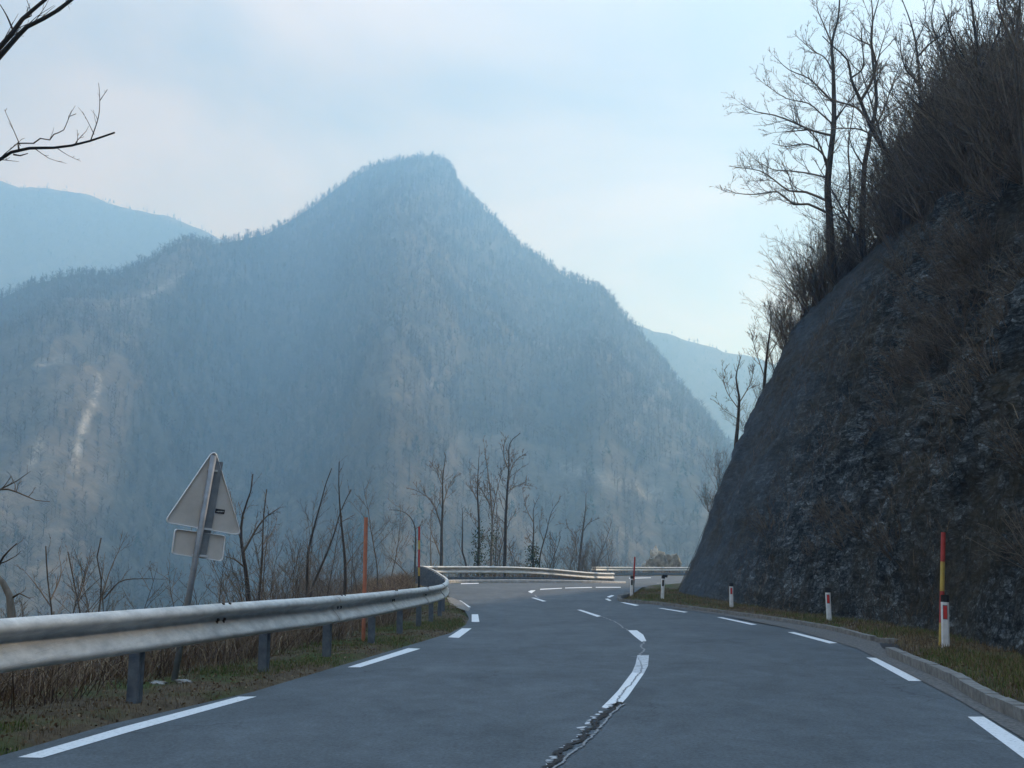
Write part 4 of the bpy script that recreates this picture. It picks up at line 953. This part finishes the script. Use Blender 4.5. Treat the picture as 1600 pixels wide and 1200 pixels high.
# --- big tree left of the frame whose boughs hang into the sky
def overhang():
    rs = random.Random(77); d = 11.0; base = Vector((-7.9, d+.3, 0)); base.z = float(ground_z(base.x, base.y))
    root = empty('overhanging_tree', base); tag(root, 'dark boughs hanging in from a tree beyond the upper left edge', 'tree')
    up1 = P(-180, 250, d); T = catmull([base-Vector((0, 0, .3)), Vector((-7.8, d, 1.5)), Vector((-7.6, d, 3.8)), P(-200, 200, d), P(-220, 20, d), P(-200, -150, d)], .4); n = len(T)
    mb = MB(); mb.tube(T, [.2*(1-.7*i/n) for i in range(n)], 10); mb.build('trunk', MAT['barkdark'], root, base, True)
    c = lambda pts: [(x/2.858, y/2.858) for x, y in pts]
    brs = []
    for pts, r in ((c([(-560, 620), (-300, 420), (-120, 330), (0, 210), (60, 140), (100, 85), (200, 0), (300, -90)]), .055), (c([(-560, 700), (-300, 520), (-120, 380), (0, 250), (120, 120), (200, 80), (260, 45), (330, -10), (420, -80)]), .055),
                   (c([(-620, 900), (-400, 860), (-200, 800), (0, 712), (50, 680), (130, 662), (240, 660), (320, 650), (400, 630), (460, 610), (512, 592)]), .034), ):
        C_ = catmull([P(x, y, d+rs.uniform(-.05, .05)) for x, y in pts], .12); brs.append((C_, r, r*.30))
        sprout(C_[len(C_)//2:], .012, .008, 2, rs, brs, .28, .7, .1, .003)
    for pts, r in ((c([(85, 668), (80, 640), (150, 640), (180, 618), (222, 625), (240, 600), (285, 580), (310, 520), (340, 508)]), .012), (c([(60, 690), (90, 695), (125, 685)]), .012), (c([(405, 628), (440, 520), (445, 430), (440, 370)]), .007), (c([(445, 450), (480, 400)]), .005),
                   (c([(90, 650), (60, 580), (20, 490)]), .006), (c([(60, 140), (30, 70), (0, 20)]), .014), (c([(75, 150), (90, 160), (60, 130)]), .012), (c([(100, 90), (140, 70), (120, 0)]), .008), (c([(420, 600), (380, 520), (350, 480)]), .005)):
        C_ = catmull([P(x, y, d) for x, y in pts], .06); brs.append((C_, r, r*.4)); sprout(C_, r*.5, r*.3, 1, rs, brs, .25, .8, .1, .003)
    for k in range(16):          # the rest of its crown, away from the road
        f = .35+.6*k/16; p = T[int(f*(n-1))]; c = wander(p, Vector((rs.uniform(-1.2, -.35), rs.uniform(-.9, .9), rs.uniform(.5, 1.2))), rs.uniform(1.6, 3.4), 7, rs, .09, .02); brs.append((c, .045, .01)); sprout(c, .03, .008, 3, rs, brs, .4, .6, .05, .004)
    branches_mesh('crown', brs, MAT['twigdark'], root, base, 4)
overhang()

# --- shrubs and thicket: a few moulds, each shrub an object of its own
def shrub_mould(seed, h, stems, lev, dens, spread, r=.022):
    rs = random.Random(seed); brs = []
    for k in range(stems):
        a = rs.uniform(0, 6.283); tl = rs.uniform(.1, spread)
        d = Vector((math.cos(a)*tl, math.sin(a)*tl, 1)); c = wander(Vector((math.cos(a)*.12, math.sin(a)*.12, -.15)), d, h*rs.uniform(.6, 1.1), 6, rs, .10, .02)
        brs.append((c, r, .006)); sprout(c, r, .006, lev, rs, brs, .42, dens, .05, .0045)
    mb = MB()
    for pts, r0, r1 in brs:
        n = len(pts); mb.tube(pts, [r0+(r1-r0)*i/(n-1) for i in range(n)], 3, cap=False)
    me = bpy.data.meshes.new('shrub'); me.from_pydata([tuple(v) for v in mb.v], [], mb.f); me.update(); me.materials.append(MAT['twig']); return me
SM = [shrub_mould(101, 3.0, 22, 3, .62, .8, .016), shrub_mould(102, 2.6, 26, 3, .6, 1.1, .014), shrub_mould(103, 3.4, 18, 3, .62, .6, .018)]
SMs = [shrub_mould(104, 1.3, 16, 2, .9, 1.0, .01), shrub_mould(105, 1.1, 14, 2, 1.0, .8, .01)]
def shrub(me, loc, s, lab, group=None, name='bare_shrub', rot=None):
    o = bpy.data.objects.new(name, me); o.location = loc; o.scale = (s, s, s*random.uniform(.9, 1.15)); o.rotation_euler = (random.uniform(-.28, .28), random.uniform(-.3, .15), random.uniform(0, 6.28) if rot is None else rot)
    link(o); return tag(o, lab, 'shrub', group)
crest = [(1262, 470, 39, 1.0, 'bare shrub left of the tall crest tree, lowest of the crest thicket'), (1285, 440, 38, 1.0, 'bare shrub at the foot of the tall crest tree'), (1310, 415, 37.5, 1.0, 'bare shrub right behind the trunk of the tall crest tree'),
         (1345, 385, 37, 1.15, 'dense shrub under the dark crooked tree'), (1380, 365, 36, 1.2, 'dense shrub right of the dark crooked trunk'), (1415, 345, 35, 1.3, 'brown shrub below the slender forked tree'),
         (1450, 330, 34, 1.4, 'broad brown shrub at the middle of the crest thicket'), (1490, 305, 33, 1.5, 'tall brown shrub right of the thicket middle'), (1530, 285, 32, 1.6, 'tall shrub near the right end of the crest'), (1570, 265, 31, 1.6, 'tall shrub at the right end of the crest'),
         (1605, 245, 30, 1.7, 'shrub cut by the right edge above the cliff'), (1240, 500, 40, .7, 'small shrub on the cliff edge above the small trees'), (1232, 470, 41, .8, 'outermost thin shrub at the left of the crest'),
         (1222, 520, 40.5, .5, 'thin shrub on the steep cliff edge, upper one'), (1210, 560, 41, .5, 'thin shrub on the steep cliff edge, middle one'), (1190, 610, 42, .45, 'thin shrub on the steep cliff edge, lower one'), (1168, 655, 43, .5, 'shrub right of the small round tree on the cliff edge'),
         (1125, 745, 43, .5, 'small sunlit shrub low on the cliff edge'), (1108, 775, 43, .45, 'lowest tiny shrub on the cliff edge')]
for i, (px, py, d, s, lab) in enumerate(crest):
    p = P(px, py, d); z = topz(p.x, p.y)
    if px < 1225: z = p.z-.5
    shrub(SM[i % 3], (p.x, p.y, z-.1), s, lab, 'bare shrubs on the cliff crest')
# thicket filling the crest behind those shrubs
def proj(x, y, z):
    a = y*CP+(z-CAMZ)*SP; return 800+FOC*x/a, 600-FOC*(-y*SP+(z-CAMZ)*CP)/a
_px, _py = proj(Pd[..., 0], np.maximum(Pd[..., 1], .5), Pd[..., 2]); _ok = (Pd[..., 1] > 8)
_sky = {}
for c in range(1040, 1700, 10):
    m_ = _ok & (np.abs(_px-c) < 8); _sky[c] = _py[m_].min() if m_.any() else 900
skyrow = lambda px: np.interp(px, list(_sky), list(_sky.values()))
back = []
for k in range(6000):
    y = random.uniform(18, 42); x = y*random.uniform(.27, .54); z = topz(x, y); px, py = proj(x, y, z)
    depth_ok = py < skyrow(px)+(25 if px < 1330 else 25+(px-1330)*.28)
    if depth_ok and z > 7: back.append((x, y))
    if len(back) >= 130: break
for i, (x, y) in enumerate(back):
    px, _ = proj(x, y, topz(x, y)); s_ = random.uniform(.5, .8)+.6*float(ss(1250, 1560, px))
    shrub(SM[i % 3], (x, y, topz(x, y)-.1), s_, 'leafless brown shrub in the dense thicket on top of the cliff', 'thicket shrubs on top of the cliff')
# low brush clumps on the rock face
face = []
k = 0
while k < 85:
    y = random.uniform(9, 34) if k % 2 else random.uniform(12, 26); u = random.uniform(.3, 9) if k % 2 else random.uniform(2.5, 11); x = float(np.interp(y, by, bx_))+u
    if float(fbm(np.array([y*.3]), np.array([u*.3]), 55)[0]) < -.04 or x/y > .56: continue
    face.append((x, y)); k += 1
for i, (x, y) in enumerate(face):
    o = shrub(SMs[i % 2], (x, y, topz(x, y)-.05), random.uniform(.5, 1.0), 'small leafless brush tuft clinging to the rock face', 'brush tufts on the rock face', 'brush_tuft')
    o.rotation_euler = (0, -.5, random.uniform(-1, 1))
# thicket behind the left barrier
lt = []
for k in range(60):
    y = random.uniform(13, 60); q = random.uniform(2.0, 8.5)
    x = float(np.interp(y, [p_[1] for p_ in PLATEAU[:10]], [p_[0] for p_ in PLATEAU[:10]]))-q
    lt.append((x, y))
for i, (x, y) in enumerate(lt):
    z = float(ground_z(x, y)); shrub((SMs+SM)[i % 5], (x, y, z-.05), random.uniform(.6, 1.0) if i % 5 > 1 else random.uniform(1.0, 1.8), 'leafless grey brown shrub in the thicket below the left barrier', 'thicket shrubs behind the left barrier')
for i, (px, d) in enumerate([(720, 63), (760, 64), (800, 65), (850, 66), (880, 70), (905, 80), (925, 90), (945, 104), (965, 112), (990, 114), (1010, 116), (690, 62)]):
    p = P(px, 893, d); z = float(ground_z(p.x, p.y)); shrub(SM[i % 3], (p.x, p.y, z-.1), .75 if d < 75 else 1.1, 'leafless shrub growing behind the far barriers', 'shrubs behind the far barriers')

def tree_mould(seed, h, r, mr=.007, dn=.75):
    rs = random.Random(seed); T = wander(Vector((0, 0, -.3)), Vector((rs.uniform(-.15, .15), rs.uniform(-.1, .1), 1)), h, 9, rs, .07, .03); mb = MB()
    mb.tube(T, [r*(1-.85*i/9) for i in range(10)], 7); tk = mb.build('trunk', MAT['bark'], None, None, True)
    brs = []; n = 14
    for j in range(n):
        f = .18+.8*j/n; i = int(f*9); p = T[i].lerp(T[min(i+1, 9)], f*9-i); a = rs.uniform(0, 6.283); d = Vector((math.cos(a), math.sin(a), rs.uniform(.7, 1.6)))
        c = wander(p, d, h*(.42-.28*f)*rs.uniform(.8, 1.2), 6, rs, .12, .06); brs.append((c, r*.35, .006)); sprout(c, r*.3, .006, 3, rs, brs, .45, dn, .06, mr)
    mb = MB()
    for pts, r0, r1 in brs: mb.tube(pts, [r0+(r1-r0)*i/(len(pts)-1) for i in range(len(pts))], 3, cap=False)
    cr = mb.build('crown', MAT['twig'], None); me = (tk.data, cr.data); bpy.data.objects.remove(tk); bpy.data.objects.remove(cr); return me
TM = [tree_mould(201, 5.0, .06), tree_mould(202, 6.0, .07), tree_mould(203, 4.2, .05), tree_mould(204, 5.0, .032, .0032, .85), tree_mould(205, 5.6, .036, .0035, .85), tree_mould(206, 4.4, .028, .003, .9)]
def tree_copy(k, x, y, z, s, lab, group):
    root = empty('bare_tree', (x, y, z)); tag(root, lab, 'tree', group); root.rotation_euler = (0, 0, random.uniform(0, 6.28)); root.scale = (s, s, s)
    for nm, me in zip(('trunk', 'crown'), TM[k]): link(bpy.data.objects.new(nm, me), root)
far_px = [(668, 70, .8), (712, 72, 1.0), (728, 66, .7), (752, 75, 1.2), (783, 73, 1.1), (812, 71, 1.0), (838, 74, 1.15), (862, 78, .9), (884, 86, 1.2), (928, 104, 1.3), (620, 66, .9), (640, 62, .7), (594, 60, .9), (955, 112, 1.1), (1003, 118, 1.0), (700, 90, 1.5), (770, 92, 1.7), (820, 95, 1.5)]
for i, (px, d, s) in enumerate(far_px):
    p = P(px, 893, d); tree_copy(i % 3, p.x, d, float(ground_z(p.x, d)), s, 'pale bare tree in the loose row behind the far barrier', 'row of bare trees behind the far barrier')
for i, (px, py, d, s) in enumerate([(1345, 330, 36.5, 1.0), (1395, 290, 36, 1.2), (1440, 250, 35, 1.1), (1475, 230, 34, 1.3), (1515, 200, 33, 1.1), (1555, 190, 32, 1.3), (1255, 480, 39, .6), (1590, 170, 31, 1.2), (1420, 280, 38, 1.3), (1500, 220, 38, 1.4)]):
    p = P(px, py, d); tree_copy(i % 3, p.x, d, topz(p.x, d)-.1, s, 'slender bare tree rising out of the crest thicket on the cliff', 'slender trees in the crest thicket')
near_px = [(45, 15, .45), (90, 16, .55), (128, 18, .5), (168, 18, .6), (208, 20, .6), (240, 20, .5), (10, 22, .8), (350, 24, .6), (410, 27, .7), (465, 30, .7), (520, 33, .7), (565, 38, .75), (20, 17, .55), (60, 21, .7), (105, 19, .55), (150, 26, .8), (190, 23, .6), (232, 28, .8), (262, 24, .55), (330, 30, .75), (372, 27, .6), (430, 33, .8), (452, 28, .6), (505, 36, .8), (545, 38, .7), (590, 44, .9), (610, 50, 1.0), (85, 34, 1.1), (170, 40, 1.3), (300, 44, 1.3), (480, 52, 1.3), (400, 48, 1.2)]
for i, (px, d, s) in enumerate(near_px):
    p = P(px, 893, d); tree_copy(3+i % 3, p.x, d, float(ground_z(p.x, d)), s, 'grey brown bare sapling in the scrub behind the near barrier', 'saplings behind the near barrier')

# ------------------------------------------------------------------ ground cover (stuff)
def blades(name, X, Y, Z, h, w, m, lab, cat, lean=.5, zextra=0):
    n = len(X); a = np.random.rand(n)*6.283; ph = np.random.rand(n)*6.283; H = np.asarray(h)*np.random.uniform(.4, 1.3, n); le = lean*H*np.random.rand(n)
    b = np.stack([X, Y, Z-.02], -1); wv = np.stack([np.cos(a), np.sin(a), 0*a], -1)*(w*np.random.uniform(.6, 1.4, n))[:, None]/2
    dr = np.stack([np.cos(ph)*le, np.sin(ph)*le, 0*a], -1)
    mid = b+dr*.35+np.stack([0*a, 0*a, H*.6], -1); tip = b+dr*1.25+np.stack([0*a, 0*a, H], -1)
    V = np.stack([b-wv, b+wv, mid+wv*.7, mid-wv*.7, tip], 1).reshape(-1, 3); q = np.arange(n)*5
    F1 = np.stack([q, q+1, q+2, q+3], 1); me_v = V
    F = [tuple(f) for f in F1]+[(int(i)+3, int(i)+2, int(i)+4) for i in q]
    o = mesh(name, V, F, m); return tag(o, lab, cat, kind='stuff')
rx = [p_[0] for p_ in rail_xy[:15]]; ry = [p_[1] for p_ in rail_xy[:15]]
def pick(n, y0, y1, u0, u1, f, pw=1.6, cond=None):
    y = y0+(y1-y0)*np.random.rand(n)**pw; x = f(y)+np.random.uniform(u0, u1, n)
    if cond is not None: k = cond(x, y); x, y = x[k], y[k]
    return x, y, ground_z(x, y)
fr = lambda y: np.interp(y, ry, rx)
off_road = lambda x, y: sdist(x, y, ROAD) > .05
green = lambda x, y: off_road(x, y) & (fbm(x*.55, y*.55, 61, 4) > .0)
x, y, z = pick(60000, 4.5, 33, -.9, 1.7, fr, 1.7, green); blades('grass', x, y, z, .075, .007, MAT['grass'], 'short green grass on the left verge', 'grass')
x, y, z = pick(45000, 4.5, 36, -1.6, 1.6, fr, 1.7, off_road); blades('dead_grass', x, y, z, .055, .006, MAT['deadgrass'], 'short dead grass on the left verge', 'grass')
fc = lambda y: np.interp(y, by, bx_)
x, y, z = pick(45000, 9, 41, -2.6, .3, fc, 1.4, lambda x, y: green(x, y) & (x > 3)); blades('grass', x, y, z, .09, .008, MAT['grass'], 'green grass on the right verge below the cliff', 'grass')
x, y, z = pick(45000, 9, 41, -2.6, .5, fc, 1.4, lambda x, y: off_road(x, y) & (x > 3)); blades('dead_grass', x, y, z, .10, .007, MAT['deadgrass'], 'dry straw coloured grass at the foot of the cliff', 'grass')
# brown bramble band behind the barrier
x, y, z = pick(80000, 5, 56, -5.5, -.75, fr, 1.3); hh = .25+.75*ss(-.25, .25, fbm(x*.7, y*.5, 91, 3)); keep = np.random.rand(len(x)) < hh; x, y, z = x[keep], y[keep], z[keep]; blades('dry_brush', x, y, z, .26+.40*hh[keep], .009, MAT['brush'], 'tangle of brown dry stalks behind the left barrier', 'dry brush', 1.9)
xx = np.random.uniform(-6, 4.6, 9000); yy = np.interp(xx, [-6, -4, 1, 5, 8], [58, 58.5, 61.5, 66, 70])+np.random.rand(9000)*5; blades('dry_brush', xx, yy, ground_z(xx, yy), .9, .02, MAT['brush'], 'reddish brown dry stalks behind the far barrier', 'dry brush', .5)
xx = np.random.uniform(4, 26, 9000); yy = np.interp(xx, [4, 6, 12, 26], [90, 100, 108, 114])+np.random.rand(9000)*8; blades('dry_brush', xx, yy, ground_z(xx, yy), 1.1, .03, MAT['brush'], 'distant brown stalks behind the short barrier', 'dry brush', .4)
# on the cliff
n = 26000; yy = np.random.uniform(8, 36, n); uu = np.random.rand(n)*15; xx = np.interp(yy, by, bx_)+uu
kk = (fbm(yy*.35+uu*.1, uu*.3, 55) > -.02) & (xx/yy < .56)
xx, yy = xx[kk], yy[kk]; zz = np.array([topz(a, b) for a, b in zip(xx, yy)])
blades('dry_brush', xx-.05, yy, zz, .34, .008, MAT['brush'], 'dead grass and stalks growing out of the cliff face', 'dry brush', 1.6)
def litter(n, X, Y, Z, s, lab, m='leaf'):
    a = np.random.normal(size=(n, 3)); a[:, 2] *= .35; a /= np.linalg.norm(a, axis=1, keepdims=True); b = np.cross(a, np.random.normal(size=(n, 3))*np.array([1, 1, .4])); b /= np.linalg.norm(b, axis=1, keepdims=True)
    r = (s*np.random.uniform(.5, 1.4, n))[:, None]; c = np.stack([X, Y, Z+.012], -1)
    V = np.stack([c-a*r, c+b*r*.6, c+a*r, c-b*r*.6], 1).reshape(-1, 3); return tag(mesh('leaf_litter', V, np.arange(n*4).reshape(-1, 4), MAT[m]), lab, 'leaf litter', kind='stuff')
x, y, z = pick(9000, 4.5, 36, -1.6, 1.7, fr, 1.5, off_road); litter(len(x), x, y, z, .015, 'brown fallen leaves on the left verge')
x, y, z = pick(9000, 9, 40, -2.6, .3, fc, 1.3, lambda x, y: off_road(x, y) & (x > 3)); litter(len(x), x, y, z, .018, 'brown fallen leaves on the right verge')
# loose stones resting at the foot of the cliff (uncountable scree)
def scree():
    return

    V = []; F = []; n = 420
    x, y, z = pick(n, 9, 40, -1.2, .4, fc, 1.2, lambda x, y: off_road(x, y) & (x > 3))
    base = np.array([(1, 0, 0), (-1, 0, 0), (0, 1, 0), (0, -1, 0), (0, 0, 1), (0, 0, -1)], float); fs = [(0, 2, 4), (2, 1, 4), (1, 3, 4), (3, 0, 4), (2, 0, 5), (1, 2, 5), (3, 1, 5), (0, 3, 5)]
    for i in range(len(x)):
        s = random.uniform(.02, .075); v = base*s*np.random.uniform(.6, 1.3, (6, 3)); b = len(V); V += [tuple(q+np.array([x[i], y[i], z[i]+s*.3])) for q in v]; F += [tuple(k+b for k in f) for f in fs]
    tag(mesh('scree', V, F, MAT['stone']), 'small pale stones fallen to the foot of the cliff', 'scree', kind='stuff')
scree()

# ------------------------------------------------------------------ haze
bm = bmesh.new(); bmesh.ops.create_cube(bm, size=1); me = bpy.data.meshes.new('haze'); bm.to_mesh(me); bm.free()
hz = bpy.data.objects.new('haze', me); link(hz); hz.scale = (9800, 9600, 800); hz.location = (0, 300, 800/2-75)
hm = bpy.data.materials.new('haze'); hm.use_nodes = True; t = hm.node_tree; t.nodes.clear()
pv = t.nodes.new('ShaderNodeVolumePrincipled'); pv.inputs['Color'].default_value = (.30, .61, 1.0, 1); pv.inputs['Absorption Color'].default_value = (1, 1, 1, 1); pv.inputs['Density'].default_value = .00094; pv.inputs['Anisotropy'].default_value = .36
ou = t.nodes.new('ShaderNodeOutputMaterial'); t.links.new(pv.outputs[0], ou.inputs['Volume']); me.materials.append(hm)
tag(hz, 'pale blue air that veils the mountains', 'haze', kind='stuff')
